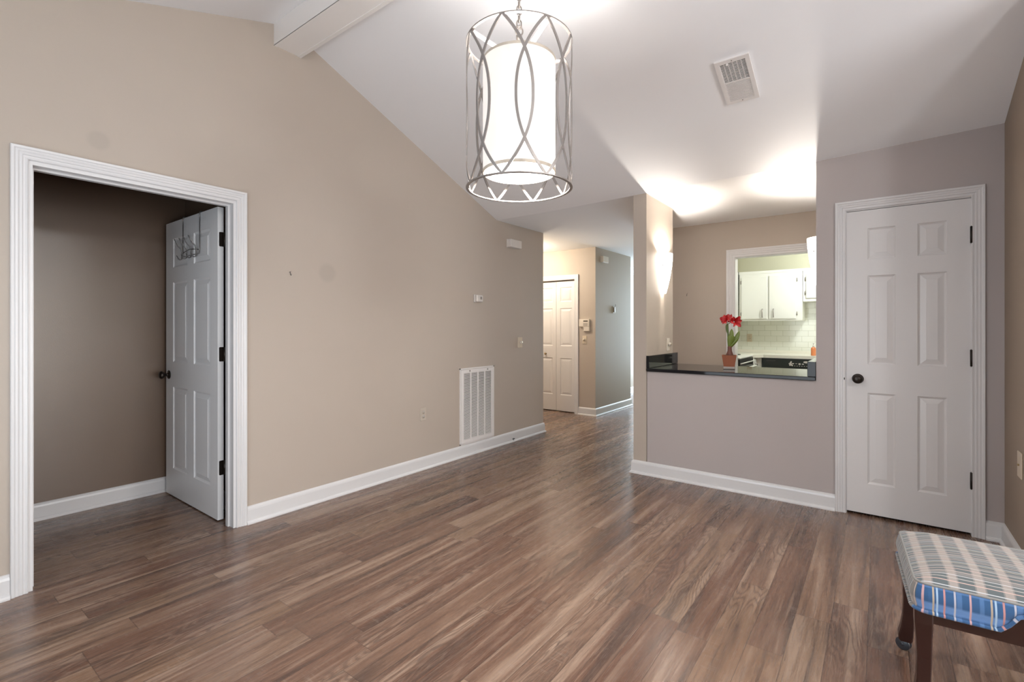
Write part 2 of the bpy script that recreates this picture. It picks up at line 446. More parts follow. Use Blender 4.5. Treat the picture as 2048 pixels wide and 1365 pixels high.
# ---------------------------------------------------------------- room shell
WL = 3.23        # face of the long left wall (plane y)
XB = 4.01        # face of the wall with the pass-through (plane x)
YR = -0.589      # face of the short brown wall (plane y)
XE = 4.905       # where the left wall ends
T = 0.11
RX, RZ = 1.73, 3.325
def ceil_z(x):
    return RZ - 0.339*(RX-x) if x < RX else RZ - (RZ-2.400)*(x-RX)/(XB-RX)

fl = MB(); fl.box(-1.2, 11.0, -5.4, 5.8, -0.06, 0.0)
struct(fl, 'floor', M['floor'], 'brown wood plank floor')

# vaulted ceiling (two slopes) and the flat ceiling beyond
edge = [(-5.3, 2.46), (-1.5, 2.462), (YR, 2.458), (0.35, 2.425), (1.0, 2.414), (1.70, 2.408), (2.56, 2.394), (WL+T, 2.396)]
cm = MB(); vs = []; fs = []
nx = 8
for (y, ze) in edge:
    for i in range(nx+1):
        x = RX + (XB-RX)*i/nx; z = RZ + (ze-RZ)*i/nx
        vs.append((x, y, z))
for r in range(len(edge)-1):
    for i in range(nx):
        a = r*(nx+1)+i; fs.append((a, a+1, a+nx+2, a+nx+1))
cm.add(vs, fs)
b0 = [(x, y, z+0.12) for (x, y, z) in vs]; cm.add(b0, [tuple(reversed(f)) for f in fs])
cm.prism([(-1.2, ceil_z(-1.2)), (RX, RZ), (RX, RZ+0.15), (-1.2, ceil_z(-1.2)+0.15)], -5.3, WL+T)
struct(cm, 'ceiling', M['ceil'], 'white vaulted ceiling')
cf = MB()
ys = [(-1.3, 2.43), (0.35, 2.425), (1.0, 2.414), (1.70, 2.408), (2.56, 2.394), (WL+T, 2.396), (5.7, 2.40)]
vs = []; fs = []
xs = [XB, 4.35, 4.70, 5.57, 7.8, 11.0]
for (y, z0) in ys:
    for x in xs:
        k = min(1, (x-XB)/(5.57-XB)); vs.append((x, y, z0*(1-k)+2.402*k))
n_ = len(xs)
for r in range(len(ys)-1):
    for i in range(n_-1): fs.append((r*n_+i, r*n_+i+1, (r+1)*n_+i+1, (r+1)*n_+i))
cf.add(vs, fs); cf.add([(x, y, z+0.1) for x, y, z in vs], fs)
struct(cf, 'ceiling', M['ceil'], 'flat white ceiling beyond the pass-through wall')
cc = MB(); cc.box(-0.8, 1.62, WL+T, 4.5, 2.40, 2.5)
struct(cc, 'ceiling', M['closet'], 'dark closet ceiling')

bm_ = MB()
bm_.box(1.638, 1.820, -5.3, WL, 3.150, 3.33)
for x0, x1 in ((1.634, 1.640), (1.818, 1.824)):
    bm_.box(x0, x1, -5.3, WL, 3.147, 3.30)
bm_.box(1.634, 1.656, -5.3, WL, 3.146, 3.151); bm_.box(1.800, 1.824, -5.3, WL, 3.146, 3.151)
struct(bm_, 'trim_1', M['beam'], 'white boxed ridge beam under the vaulted ceiling')

def over(x): return ceil_z(x)+0.03
DX0, DX1, DH = 0.453, 1.398, 2.058   # closet doorway in the left wall
wl = MB()
wl.prism([(-1.0, 0), (DX0, 0), (DX0, DH), (DX0, over(DX0)), (-1.0, over(-1.0))], WL, WL+T)
wl.prism([(DX0, DH), (DX1, DH), (DX1, over(DX1)), (DX0, over(DX0))], WL, WL+T)
wl.prism([(DX1, 0), (XE, 0), (XE, 2.42), (XB, 2.42), (RX, over(RX)), (DX1, over(DX1))], WL, WL+T)
struct(wl, 'wall_left', M['wall'], 'long beige wall with the closet doorway')
w = MB(); w.box(XE-T, XE, WL+T, 5.6, 0, 2.45)
struct(w, 'wall_hall_near', M['wall'], 'wall turning into the side hall')

# closet behind the left doorway
w = MB(); w.box(-0.9, 1.62, 4.385, 4.485, 0, 2.42)
struct(w, 'wall_closet_back', M['closet'], 'brown back wall of the walk-in closet')
w = MB(); w.box(1.51, 1.61, WL+T, 4.385, 0, 2.42)
struct(w, 'wall_closet_right', M['closet'], 'brown side wall of the closet behind the open door')
w = MB(); w.box(-0.9, -0.8, WL+T, 4.385, 0, 2.42)
struct(w, 'wall_closet_left', M['closet'], 'brown side wall of the closet')

# wall with the pass-through and the white closed door
PY0, PY1 = 0.351, 1.585
RD0, RD1, RDH = -0.452, 0.180, 2.052
w = MB()
w.prism([(YR-T, 0), (RD0, 0), (RD0, 2.5), (YR-T, 2.5)], XB, XB+T, 'x')
w.prism([(RD0, RDH), (RD1, RDH), (RD1, 2.5), (RD0, 2.5)], XB, XB+T, 'x')
w.prism([(RD1, 0), (PY0, 0), (PY0, 2.45), (RD1, 2.5)], XB, XB+T, 'x')
struct(w, 'wall_right_far', M['cool_lit_beige'], 'beige wall around the closed white door, tinted with cool light')
w = MB(); w.box(XB+0.004, XB+T, PY0, PY1-0.004, 0, 0.885)
struct(w, 'wall_bar', M['cool_lit_beige'], 'low beige wall under the black bar top, tinted with cool light')
w = MB(); w.box(XB-0.002, 4.672, PY1, 1.702, 0, 2.43)
struct(w, 'wall_pillar', M['wall'], 'beige wall stub between bar and hallway')
w = MB(); w.box(XB+T, 5.57, PY0-T, PY0, 0, 2.45)
struct(w, 'wall_bar_right', M['wall'], 'wall at the right end of the bar')
w = MB(); w.box(5.0, 5.1, -1.2, PY0-T, 0, 2.45)
struct(w, 'wall_utility', M['cool_lit_beige'])

# wall behind the bar with the cased opening to the kitchen
KY0, KY1, KH = 0.44, 1.221, 2.005
w = MB()
w.box(5.57, 5.68, KY1, 2.25, 0, 2.43); w.box(5.57, 5.68, KY0, KY1, KH, 2.43); w.box(5.57, 5.68, -1.2, KY0, 0, 2.43)
struct(w, 'wall_bar_back', M['wall'], 'beige wall behind the bar with the kitchen opening')
w = MB(); w.box(5.68, 10.9, 1.92, 2.25, 0, 2.43)
struct(w, 'wall_kitchen_left', M['soffit'])
w = MB(); w.box(7.67, 7.78, -1.2, 1.92, 0, 2.43)
struct(w, 'wall_kitchen_back', M['tile'], 'white subway tile kitchen wall')
w = MB(); w.box(5.68, 7.78, -1.3, -1.2, 0, 2.43)
struct(w, 'wall_kitchen_right', M['soffit'])
w = MB(); w.box(7.38, 7.67, -1.2, 1.92, 2.035, 2.40); w.box(5.68, 7.38, 1.60, 1.92, 2.035, 2.40)
struct(w, 'trim_2', M['soffit'], 'olive soffit above the kitchen cabinets')

# hallway: bifold closet wall, its corner, and the far wall
BX = 6.20
w = MB()
w.box(BX, BX+T, 3.20, 3.533, 0, 2.43); w.box(BX, BX+T, 3.533, 4.23, 1.96, 2.43); w.box(BX, BX+T, 4.23, 5.6, 0, 2.43)
w.box(BX+T, 7.42, 3.20, 3.20+T, 0, 2.43); w.box(7.31, 7.42, 3.20+T, 3.80, 0, 2.43)
struct(w, 'wall_hall_closet', M['wall'], 'hallway wall with the folding closet door')
w = MB(); w.box(BX+0.6, BX+0.7, 3.31, 5.6, 0, 2.43)
struct(w, 'wall_hall_closet_back', M['wall'])
w = MB(); w.box(7.42, 10.9, 3.80, 3.91, 0, 2.43)
struct(w, 'wall_entry', M['wall'], 'far hallway wall lit blue by daylight')
w = MB(); w.box(10.4, 10.51, 2.25, 3.8, 2.2, 2.43); w.box(10.4, 10.51, 2.25, 2.35, 0, 2.2); w.box(10.4, 10.51, 3.7, 3.8, 0, 2.2)
struct(w, 'wall_entry_end', M['wall'])
w = MB(); w.box(XE-T, BX+0.7, 5.5, 5.6, 0, 2.43)
struct(w, 'wall_hall_end', M['wall'])

# short brown wall, then the opening to the living room
w = MB(); w.box(3.05, XB, YR-T, YR, 0, 2.5)
w.prism([(3.05, 2.5), (XB, 2.5), (3.05, over(3.05)+0.03)], YR-T, YR)
struct(w, 'wall_right', M['brown'], 'short brown wall at the right with an almond outlet')
w = MB(); w.box(XB, XB+T, -5.3, YR-T, 0, 2.6)
struct(w, 'wall_living_far', M['wall'])
# wall behind the camera with a glazed sliding door
w = MB()
w.box(-1.0, -0.9, -5.3, 0.1, 0, 2.6); w.box(-1.0, -0.9, 2.4, WL+T, 0, 2.6); w.box(-1.0, -0.9, 0.1, 2.4, 2.08, 2.6)
struct(w, 'wall_back', M['wall'])
w = MB()
w.prism([(-1.0, 0), (-0.6, 0), (-0.6, over(-0.6)), (-1.0, over(-1.0))], -5.3, -5.2)
w.prism([(-0.6, 2.2), (2.4, 2.2), (2.4, over(2.4)), (RX, over(RX)), (-0.6, over(-0.6))], -5.3, -5.2)
w.prism([(2.4, 0), (XB, 0), (XB, 2.5), (2.4, over(2.4))], -5.3, -5.2)
struct(w, 'wall_living_window', M['wall'])
def slider(name, horiz, a0, a1, pos, h, lab):
    f = MB(); g = MB()
    def bx(m, u0, u1, z0, z1, t0, t1):
        if horiz == 'y': m.box(pos+t0, pos+t1, u0, u1, z0, z1)
        else: m.box(u0, u1, pos+t0, pos+t1, z0, z1)
    mid = (a0+a1)/2
    bx(f, a0, a0+.06, 0, h, -.03, .03); bx(f, a1-.06, a1, 0, h, -.03, .03); bx(f, a0, a1, h-.06, h, -.03, .03); bx(f, a0, a1, 0, .05, -.03, .03)
    bx(f, mid-.04, mid+.04, .05, h-.06, -.03, .03)
    o = f.build(name, M['white_metal']); o['kind'] = 'structure'; o['label'] = lab
    bx(g, a0+.06, mid-.04, .05, h-.06, -.004, .004); bx(g, mid+.04, a1-.06, .05, h-.06, -.004, .004)
    g.build('pane', M['pane'], o)
slider('window_1', 'y', 0.1, 2.4, -0.95, 2.08, 'white framed sliding glass door behind the viewer')
slider('window_2', 'x', -0.6, 2.4, -5.25, 2.2, 'white framed sliding glass door of the living room')
slider('window_3', 'y', 2.35, 3.7, 10.45, 2.2, 'glazed entry at the far end of the hall')

# ---------------------------------------------------------------- casings, jambs, baseboards
CAS = [(0.0, 0.0), (0.0, 0.010), (0.004, 0.013), (0.012, 0.0105), (0.018, 0.0105), (0.021, 0.0145), (0.030, 0.013),
       (0.036, 0.0165), (0.044, 0.0155), (0.049, 0.0195), (0.058, 0.0200), (0.061, 0.017), (0.061, 0.0)]
def casing(plane, pos, out, u0, u1, h, prof=CAS, foot=0.0, sc_=1.0):
    """mitred door casing. plane 'y': wall at y=pos (u=x); plane 'x': wall at x=pos (u=y). out = +1/-1 normal sign"""
    m = MB(); k = len(prof); vs = []
    for (d, n) in prof:
        d *= sc_
        for (u, z) in ((u0-d, foot), (u0-d, h+d), (u1+d, h+d), (u1+d, foot)):
            vs.append((u, pos+out*n, z) if plane == 'y' else (pos+out*n, u, z))
    fs = []
    for i in range(k):
        j = (i+1) % k
        for t in range(3): fs.append((i*4+t, i*4+t+1, j*4+t+1, j*4+t))
    fs.append(tuple(i*4 for i in range(k))); fs.append(tuple(i*4+3 for i in range(k)))
    m.add(vs, fs); return m
def jamb(plane, pos, out, u0, u1, h, depth=T, th=0.018, stop=True, lip=0.001, stop_at=0.05):
    m = MB()
    def bx(ua, ub, za, zb, na, nb):
        if plane == 'y': m.box(ua, ub, pos-out*na, pos-out*nb, za, zb)
        else: m.box(pos-out*na, pos-out*nb, ua, ub, za, zb)
    bx(u0, u0+th, 0, h, -lip, depth); bx(u1-th, u1, 0, h, -lip, depth); bx(u0+th, u1-th, h-th, h, -lip, depth)
    if stop:
        s0, s1 = stop_at, stop_at+0.032
        bx(u0+th, u0+th+0.011, 0, h-th, s0, s1); bx(u1-th-0.011, u1-th, 0, h-th, s0, s1); bx(u0+th+0.011, u1-th-0.011, h-th-0.011, h-th, s0, s1)
    return m
# left doorway
c = casing('y', WL, -1, DX0+0.004, DX1-0.004, DH-0.001); struct(c, 'trim_3', M['trim'], 'white moulded casing around the open closet doorway')
j = jamb('y', WL, -1, DX0, DX1, DH, th=0.020); struct(j, 'trim_4', M['trim'], 'white jamb of the open closet doorway')
# right door
c = casing('x', XB, -1, RD0+0.006, RD1-0.002, RDH); struct(c, 'trim_5', M['trim'], 'white moulded casing around the closed door')
j = jamb('x', XB, -1, RD0-0.004, RD1+0.004, RDH+0.004, th=0.010, stop=False); struct(j, 'trim_6', M['trim'], 'white jamb of the closed door')
j = MB(); j.box(XB+0.045, XB+0.055, RD0, RD1, 0, RDH); struct(j, 'door_shade_sheet', M['gap_shade'], 'dark sheet for the shade behind the closed door')  # near-black sheet painted as the shade behind the leaf
# kitchen opening
c = casing('x', 5.57, -1, KY0, KY1, KH, sc_=1.42); struct(c, 'trim_8', M['trim'], 'white casing around the kitchen opening')
j = jamb('x', 5.57, -1, KY0-0.012, KY1+0.012, KH+0.012, th=0.013, stop=False); struct(j, 'trim_9', M['trim'], 'white jamb of the kitchen opening')
# bifold opening
c = casing('x', BX, -1, 3.536, 4.226, 1.965, sc_=1.1); struct(c, 'trim_10', M['trim'], 'white casing around the folding closet door')
j = jamb('x', BX, -1, 3.530, 4.232, 1.972, th=0.010, stop=False); struct(j, 'trim_11', M['trim'])

BASE = [(0, 0), (0.028, 0), (0.028, 0.008), (0.0225, 0.017), (0.015, 0.021), (0.0145, 0.088), (0.012, 0.100), (0.006, 0.108), (0.0, 0.112)]
def base(name, path, side, lab):
    m = MB(); m.sweep(path, BASE, True, side); return struct(m, name, M['trim'], lab)
base('baseboard_left_near', [(-0.9, WL), (DX0-0.058, WL)], 1, 'white baseboard left of the closet doorway')
base('baseboard_left', [(DX1+0.056, WL), (XE, WL), (XE, 5.5)], 1, 'white baseboard along the long beige wall')
base('baseboard_closet', [(-0.8, 4.385), (1.51, 4.385), (1.51, 3.36)], 1, 'white baseboard inside the closet')
base('baseboard_pass', [(RD1+0.059, XB-0.002)[::-1], (XB-0.002, 1.702), (4.672, 1.702)], -1, 'white baseboard under the pass-through bar')
base('baseboard_right', [(XB, RD0-0.055), (XB, YR), (3.05, YR), (3.05, YR-T)], 1, 'white baseboard in the right corner')
base('baseboard_hall', [(BX, 3.533-0.062), (BX, 3.20), (7.42, 3.20), (7.42, 3.80), (10.4, 3.80)], 1, 'white baseboard in the hallway')
cr = MB(); cr.sweep([(7.42, 3.80), (10.4, 3.80)], [(0, 2.40), (0.09, 2.40), (0.085, 2.385), (0.06, 2.365), (0.035, 2.335), (0.03, 2.31), (0.012, 2.30), (0, 2.28)], True, 1)
struct(cr, 'trim_12', M['trim'], 'white crown moulding at the far end of the hall')

# ---------------------------------------------------------------- doors
def panel_door(mb, W, H, panels, t=0.035, both=True):
    """door slab in local coords: u along x 0..W, z 0..H, faces at y=0 (front, toward -y) and y=t; raised panels"""
    us = sorted({0, W} | {p[0] for p in panels} | {p[1] for p in panels})
    zs = sorted({0, H} | {p[2] for p in panels} | {p[3] for p in panels})
    def face(y, s):
        for i in range(len(us)-1):
            for k in range(len(zs)-1):
                u0, u1, z0, z1 = us[i], us[i+1], zs[k], zs[k+1]
                isp = any(abs(p[0]-u0) < 1e-6 and abs(p[1]-u1) < 1e-6 and z0 >= p[2]-1e-6 and z1 <= p[3]+1e-6 for p in panels)
                if isp: continue
                mb.add([(u0, y, z0), (u1, y, z0), (u1, y, z1), (u0, y, z1)], [(0, 1, 2, 3)])
        for (a, b_, c_, d) in panels:
            rings = [(0, 0), (0.004, 0.0045), (0.012, 0.0085), (0.0135, 0.0085), (0.042, 0.0025), (0.0425, 0.0012)]
            vs = []
            for (ins, dep) in rings:
                yy = y + s*dep
                vs += [(a+ins, yy, c_+ins), (b_-ins, yy, c_+ins), (b_-ins, yy, d-ins), (a+ins, yy, d-ins)]
            fs = []
            for r in range(len(rings)-1):
                for q in range(4): fs.append((r*4+q, r*4+(q+1) % 4, (r+1)*4+(q+1) % 4, (r+1)*4+q))
            e = (len(rings)-1)*4; fs.append((e, e+1, e+2, e+3)); mb.add(vs, fs)
    face(0, 1); face(t, -1)
    mb.add([(0, 0, 0), (0, t, 0), (0, t, H), (0, 0, H)], [(0, 1, 2, 3)]); mb.add([(W, 0, 0), (W, t, 0), (W, t, H), (W, 0, H)], [(0, 1, 2, 3)])
    mb.add([(0, 0, 0), (W, 0, 0), (W, t, 0), (0, t, 0)], [(0, 1, 2, 3)]); mb.add([(0, 0, H), (W, 0, H), (W, t, H), (0, t, H)], [(0, 1, 2, 3)])
KNOB = [(0.0, 0.0), (0.032, 0.0), (0.033, 0.003), (0.029, 0.007), (0.013, 0.010), (0.011, 0.014), (0.0105, 0.028), (0.013, 0.031),
        (0.022, 0.035), (0.0275, 0.042), (0.029, 0.049), (0.0275, 0.056), (0.022, 0.062), (0.012, 0.0655), (0.0, 0.067)]
def xform(loc, rz=0.0): return Matrix.Translation(loc) @ Matrix.Rotation(rz, 4, 'Z')

# closed white door at the right: local u runs toward -Y, front faces -X
MR = xform((XB-0.001+0.004, 0.176, 0.017), -math.pi/2)
m = MB()
Wd = 0.176+0.446
pz = [(0.200, 0.807), (0.998, 1.588), (1.697, 1.904)]
pn = [(0.117, 0.263, a, b_) for a, b_ in pz] + [(0.373, 0.513, a, b_) for a, b_ in pz]
tmp = MB(); panel_door(tmp, Wd, 2.026, pn); 
# mirror so that the front (y=0 local) faces -X world and u runs toward -Y
for v in tmp.v: m.v.append((XB+0.003+v[1], 0.176-v[0], 0.017+v[2]))
m.f = tmp.f; m.sm = tmp.sm
d1 = m.build('door_1', M['door']); tag(d1, 'closed white six-panel door with dark bronze knob', 'door', kind='structure')
def rot_to(axis):  # lathe +z axis to a world direction
    return Vector(axis).to_track_quat('Z', 'Y').to_matrix().to_4x4()
k = MB(); k.lathe(KNOB, 28, Matrix.Translation((XB+0.003, 0.112, 0.915)) @ rot_to((-1, 0, 0))); k.build('door_knob', M['bronze'], d1)['label'] = 'dark bronze knob'
k = MB(); k.box(XB-0.003, XB+0.008, 0.1795, 0.183, 0.880, 0.945); k.tube([(XB-0.004, 0.183, 0.882), (XB-0.010, 0.186, 0.912), (XB-0.004, 0.183, 0.943)], 0.004, 6)
k.build('strike_plate', M['bronze'], d1)
for zc in (1.820, 1.075, 0.335):
    k = MB(); k.tube([(XB-0.006, -0.4475, zc-0.05), (XB-0.006, -0.4475, zc+0.05)], 0.0075, 10)
    k.tube([(XB-0.006, -0.4475, zc-0.054), (XB-0.006, -0.4475, zc+0.054)], 0.004, 8); k.build('hinge', M['bronze'], d1)

# open closet door: swung 90 degrees into the closet, face toward -X
DXF, DY0 = 1.364, 3.420
m = MB(); tmp = MB()
Wl = 0.905
pzl = [(0.205, 0.812), (0.996, 1.588), (1.697, 1.910)]
pn = [(0.115, 0.385, a, b_) for a, b_ in pzl] + [(0.495, 0.765, a, b_) for a, b_ in pzl]
panel_door(tmp, Wl, 2.036, pn)
for v in tmp.v: m.v.append((DXF+v[1], DY0+v[0], 0.008+v[2]))
m.f = tmp.f; m.sm = tmp.sm
d2 = m.build('door_2', M['closet_door']); tag(d2, 'open white six-panel closet door carrying a hook rack', 'door', kind='structure')
for sgn, x in ((-1, DXF), (1, DXF+0.035)):
    k = MB(); k.lathe(KNOB, 28, Matrix.Translation((x, DY0+Wl-0.062, 0.905)) @ rot_to((sgn, 0, 0)))
    o = k.build('door_knob', M['bronze'], d2); o['label'] = 'dark bronze knob'
for zc in (1.835, 1.085, 0.345):
    k = MB()
    k.prism([(DXF+0.008, zc-0.043), (DXF+0.012, zc-0.047), (DXF+0.036, zc-0.047), (DXF+0.036, zc+0.047), (DXF+0.012, zc+0.047), (DXF+0.008, zc+0.043)], DY0-0.002, DY0)
    k.tube([(DXF+0.040, DY0-0.006, zc-0.047), (DXF+0.040, DY0-0.006, zc+0.047)], 0.0065, 10)
    k.box(DXF+0.0162, DXF+0.0172, WL+0.055, DY0-0.008, zc-0.047, zc+0.047) if False else None
    k.build('hinge', M['bronze'], d2)

# folding closet door in the hall
m = MB()
zf0 = 0.012
for (y0, y1, first) in ((3.545, 3.876, True), (3.880, 4.212, False)):
    tmp = MB(); Wf = y1-y0
    pz3 = [(0.238, 0.790), (0.972, 1.535), (1.632, 1.848)]
    panel_door(tmp, Wf, 1.935, [(0.068, Wf-0.062, a, b_) for a, b_ in pz3], t=0.03)
    for i, v in enumerate(tmp.v): pass
    b_ = len(m.v); m.v += [(BX+0.045+v[1], y1-v[0], zf0+v[2]) for v in tmp.v]
    m.f += [tuple(q+b_ for q in f) for f in tmp.f]; m.sm += tmp.sm
d3 = m.build('door_3', M['door']); tag(d3, 'white folding closet door at the end of the hallway', 'door', kind='structure')
k = MB(); k.lathe([(0, 0), (0.011, 0), (0.008, 0.012), (0.015, 0.02), (0.017, 0.028), (0.010, 0.034), (0, 0.035)], 16, Matrix.Translation((BX+0.045, 4.06, 0.86)) @ rot_to((-1, 0, 0)))
k.build('door_knob', M['brass'], d3)

# ---------------------------------------------------------------- over-door hook rack
rk = empty('hook_rack', (DXF-0.004, 3.84, 1.80), label='grey wire hook rack hung over the top of the open closet door', cat='hook rack')
def rel(o, pts): return [tuple(Vector(p)-Vector(o.location)) for p in pts]
ztop = 2.047; xf = DXF-0.004
for y in (3.694, 3.985):
    k = MB(); k.tube(rel(rk, [(DXF+0.041, y, ztop-0.035), (DXF+0.041, y, ztop), (DXF+0.038, y, ztop+0.005), (DXF, y, ztop+0.005), (xf, y, ztop), (xf, y, ztop-0.06)]), 0.0038, 8)
    k.build('door_strap', M['chrome'], rk)
    k = MB(); k.tube(rel(rk, [(xf, y, ztop-0.055), (xf-0.001, y, 1.80), (xf-0.004, y, 1.768)]), 0.0028, 8); k.build('hanger_wire', M['chrome'], rk)
k = MB(); k.tube(rel(rk, [(xf-0.002, 3.694, 1.79), (xf-0.006, 3.76, 1.80), (xf-0.010, 3.84, 1.806), (xf-0.006, 3.92, 1.80), (xf-0.002, 3.985, 1.79)]), 0.0028, 8)
k.tube(rel(rk, [(xf-0.004, 3.694, 1.765), (xf-0.004, 3.985, 1.765)]), 0.0026, 8); k.build('cross_wire', M['chrome'], rk)
for y in (3.985, 3.90, 3.82, 3.735):
    k = MB()
    for s in (-0.008, 0.008):
        k.tube(rel(rk, [(xf-0.052, y, 1.880), (xf-0.046, y+s*.3, 1.868), (xf-0.033, y+s, 1.842), (xf-0.014, y+s, 1.822), (xf-0.007, y+s, 1.80), (xf-0.006, y+s, 1.765),
                         (xf-0.009, y+s, 1.750), (xf-0.018, y+s, 1.743), (xf-0.028, y+s*.8, 1.750), (xf-0.040, y, 1.772)]), 0.0024, 7)
    k.lathe([(0, -0.006), (0.004, -0.004), (0.005, 0), (0.004, 0.004), (0, 0.006)], 8, Matrix.Translation(Vector((xf-0.053, y, 1.882))-rk.location))
    k.build('coat_hook', M['chrome'], rk)

# ---------------------------------------------------------------- pendant
PX, PY = 1.698, 1.243
pend = empty('pendant_light', (PX, PY, 1.86), label='drum pendant with a cream shade inside a grey wire cage', cat='pendant light')
R = 0.229; ZB, ZT = 0.0, 0.627
def ringmb(r0, r1, z0, z1):
    m = MB(); m.lathe([(r0, z0), (r1, z0), (r1, z1), (r0, z1), (r0, z0)], 96, smooth=False); return m
ringmb(R-0.011, R+0.001, ZB, ZB+0.005).build('cage_ring', M['pewter'], pend)
ringmb(R-0.011, R+0.001, ZT-0.005, ZT).build('cage_ring', M['pewter'], pend)
view = TH
N = 8
def strap(ang0, sgn):
    m = MB(); vs = []; n = 40
    for i in range(n+1):
        t = i/n; g = 1-abs(2*t-1)**2.23
        def pa(tt):
            gg = 1-abs(2*tt-1)**2.23
            return ang0 + sgn*math.radians(31.0)*gg, ZB + (ZT-ZB)*tt
        a, z = pa(t); a2, z2 = pa(min(1, t+.01)); a1, z1 = pa(max(0, t-.01))
        tan = Vector(((a2-a1)*R, z2-z1)).normalized(); nn = Vector((-tan.y, tan.x))
        for (w_, rr) in ((-.0055, R), (.0055, R), (.0055, R-.005), (-.0055, R-.005)):
            aa = a + nn.x*w_/R; zz = min(ZT, max(ZB, z + nn.y*w_))
            vs.append((rr*math.cos(aa), rr*math.sin(aa), zz))
    fs = []
    for i in range(n):
        for q in range(4): fs.append((i*4+q, i*4+(q+1) % 4, (i+1)*4+(q+1) % 4, (i+1)*4+q))
    fs += [(0, 1, 2, 3), (n*4, n*4+3, n*4+2, n*4+1)]
    m.add(vs, fs); return m
eye0 = view + math.pi + math.radians(4.5)     # one eye faces the viewer
for kx in range(N):
    a = eye0 + math.radians(22.5) + kx*2*math.pi/N
    for sgn in (1, -1): strap(a, sgn).build('cage_strap', M['pewter'], pend)
SR = 0.157; S0, S1 = 0.066, 0.552
m = MB(); m.lathe([(SR, S0), (SR, S1), (SR-0.003, S1), (SR-0.003, S0), (SR, S0)], 64)
shade = m.build('lamp_shade', M['shade'], pend); shade['label'] = 'cream fabric drum shade'
for z0, z1 in ((S0, S0+0.012), (S1-0.010, S1)):
    ringmb(SR-0.0035, SR+0.0012, z0, z1).build('shade_trim', M['band'], shade)
m = MB(); m.lathe([(0, 0.086), (SR-0.004, 0.086), (SR-0.004, 0.090), (0, 0.090)], 48); m.build('diffuser', M['diffuser'], pend)
for q in range(4):
    a = view - math.pi/2 + math.radians(30 + 90*q) + math.radians(0)
    m = MB(); Mx = Matrix.Rotation(a, 4, 'Z')
    m.add([(0.01, -.011, 0.555), (R-0.008, -.011, 0.618), (R-0.008, .011, 0.618), (0.01, .011, 0.555),
           (0.01, -.011, 0.5515), (R-0.008, -.011, 0.6145), (R-0.008, .011, 0.6145), (0.01, .011, 0.5515)],
          [(0, 1, 2, 3), (7, 6, 5, 4), (0, 4, 5, 1), (1, 5, 6, 2), (2, 6, 7, 3), (3, 7, 4, 0)], M=Mx)
    m.build('spoke', M['white_metal'], pend)
m = MB(); m.lathe([(0, 0.53), (0.009, 0.53), (0.009, 0.645), (0.013, 0.65), (0.013, 0.665), (0, 0.668)], 20); m.build('stem', M['nickel'], pend)
m = MB()
m.tube([(0.017*math.cos(a), 0.004*math.sin(a)*0, 0.686+0.02*math.sin(a)) for a in [i*math.pi/10 for i in range(20)]], 0.0035, 8, True, Matrix.Rotation(view-1.2, 4, 'Z')); m.build('loop', M['nickel'], pend)
m = MB(); z = 0.712; i = 0
while z < 1.265:
    Mx = Matrix.Rotation(view - 1.35 + (math.pi/2)*(i % 2), 4, 'Z')
    pts = []
    for q in range(16):
        a = q*math.pi/8; pts.append((0.0100*math.cos(a), 0, z + 0.013*math.sin(a) + (0.007 if math.sin(a) > 0 else -0.007)))
    m.tube(pts, 0.0030, 6, True, Mx); z += 0.031; i += 1
m.tube([(0.002, 0, 0.69), (0.004, 0.003, 0.9), (0.001, -0.002, 1.1), (0, 0, 1.28)], 0.0018, 6)
m.build('chain', M['nickel'], pend)
m = MB(); m.lathe([(0, 1.265), (0.03, 1.268), (0.062, 1.28), (0.065, 1.288), (0, 1.288)], 32); m.build('canopy', M['nickel'], pend)
lamp('pendant_downlight', 'AREA', (0, 0, 0.080), 8, (1.0, 0.93, 0.86), 0.30, None, (0, 0, -1), pend)
lamp('pendant_bulb', 'POINT', (0, 0, 0.43), 18.5, (1.0, 0.96, 0.92), parent=pend, radius=0.06)

# ---------------------------------------------------------------- wall sconces
def sconce(loc, side, label):
    s = empty('wall_sconce', loc, label=label, cat='wall sconce', group='white glass sconces at the ends of the bar')
    if side > 0: pass
    m = MB(); n, h = 24, 0.36; rows = 14; vs = []
    for i in range(rows+1):
        t = i/rows; z = h*t
        a = 0.040 + 0.060*(1-(1-t)**1.7); d = 0.030 + 0.058*(1-(1-t)**1.7)
        for q in range(n+1):
            ph = math.pi*q/n
            vs.append((a*math.cos(ph), side*(0.004+d*math.sin(ph)), z))
    nv = len(vs)
    vs += [(x*0.955, side*(0.004+(abs(y)-0.004)*0.95), z) for (x, y, z) in vs]
    fs = []
    for i in range(rows):
        for q in range(n):
            a = i*(n+1)+q; fs.append((a, a+1, a+n+2, a+n+1)); fs.append((nv+a, nv+a+n+1, nv+a+n+2, nv+a+1))
    for q in range(n):
        fs.append((q, q+1, nv+q+1, nv+q)); e = rows*(n+1)+q; fs.append((e, e+1, nv+e+1, nv+e))
    m.add(vs, fs, True); m.build('glass_shade', M['sconce'], s)
    k = MB(); k.cbox(-0.035, 0.035, 0.0, side*0.012, 0.10, 0.24) if side > 0 else k.cbox(-0.035, 0.035, -0.012, 0.0, 0.10, 0.24)
    k.build('back_plate', M['nickel'], s)
    k = MB(); k.lathe([(0, 0), (0.006, 0), (0.006, 0.008), (0, 0.01)], 12, Matrix.Translation((-0.088, side*0.036, 0.25)) @ rot_to((-0.8, side*0.6, 0)))
    k.build('finial', M['nickel'], s)
    lamp('sconce_bulb', 'POINT', (0, side*0.042, 0.305), 18, (1.0, 0.92, 0.82), parent=s, radius=0.02)
    return s
sconce((4.385, PY1, 1.572), -1, 'lit white glass sconce on the wall stub left of the bar')
sconce((4.385, PY0, 1.585), 1, 'lit white glass sconce half hidden behind the wall right of the bar')

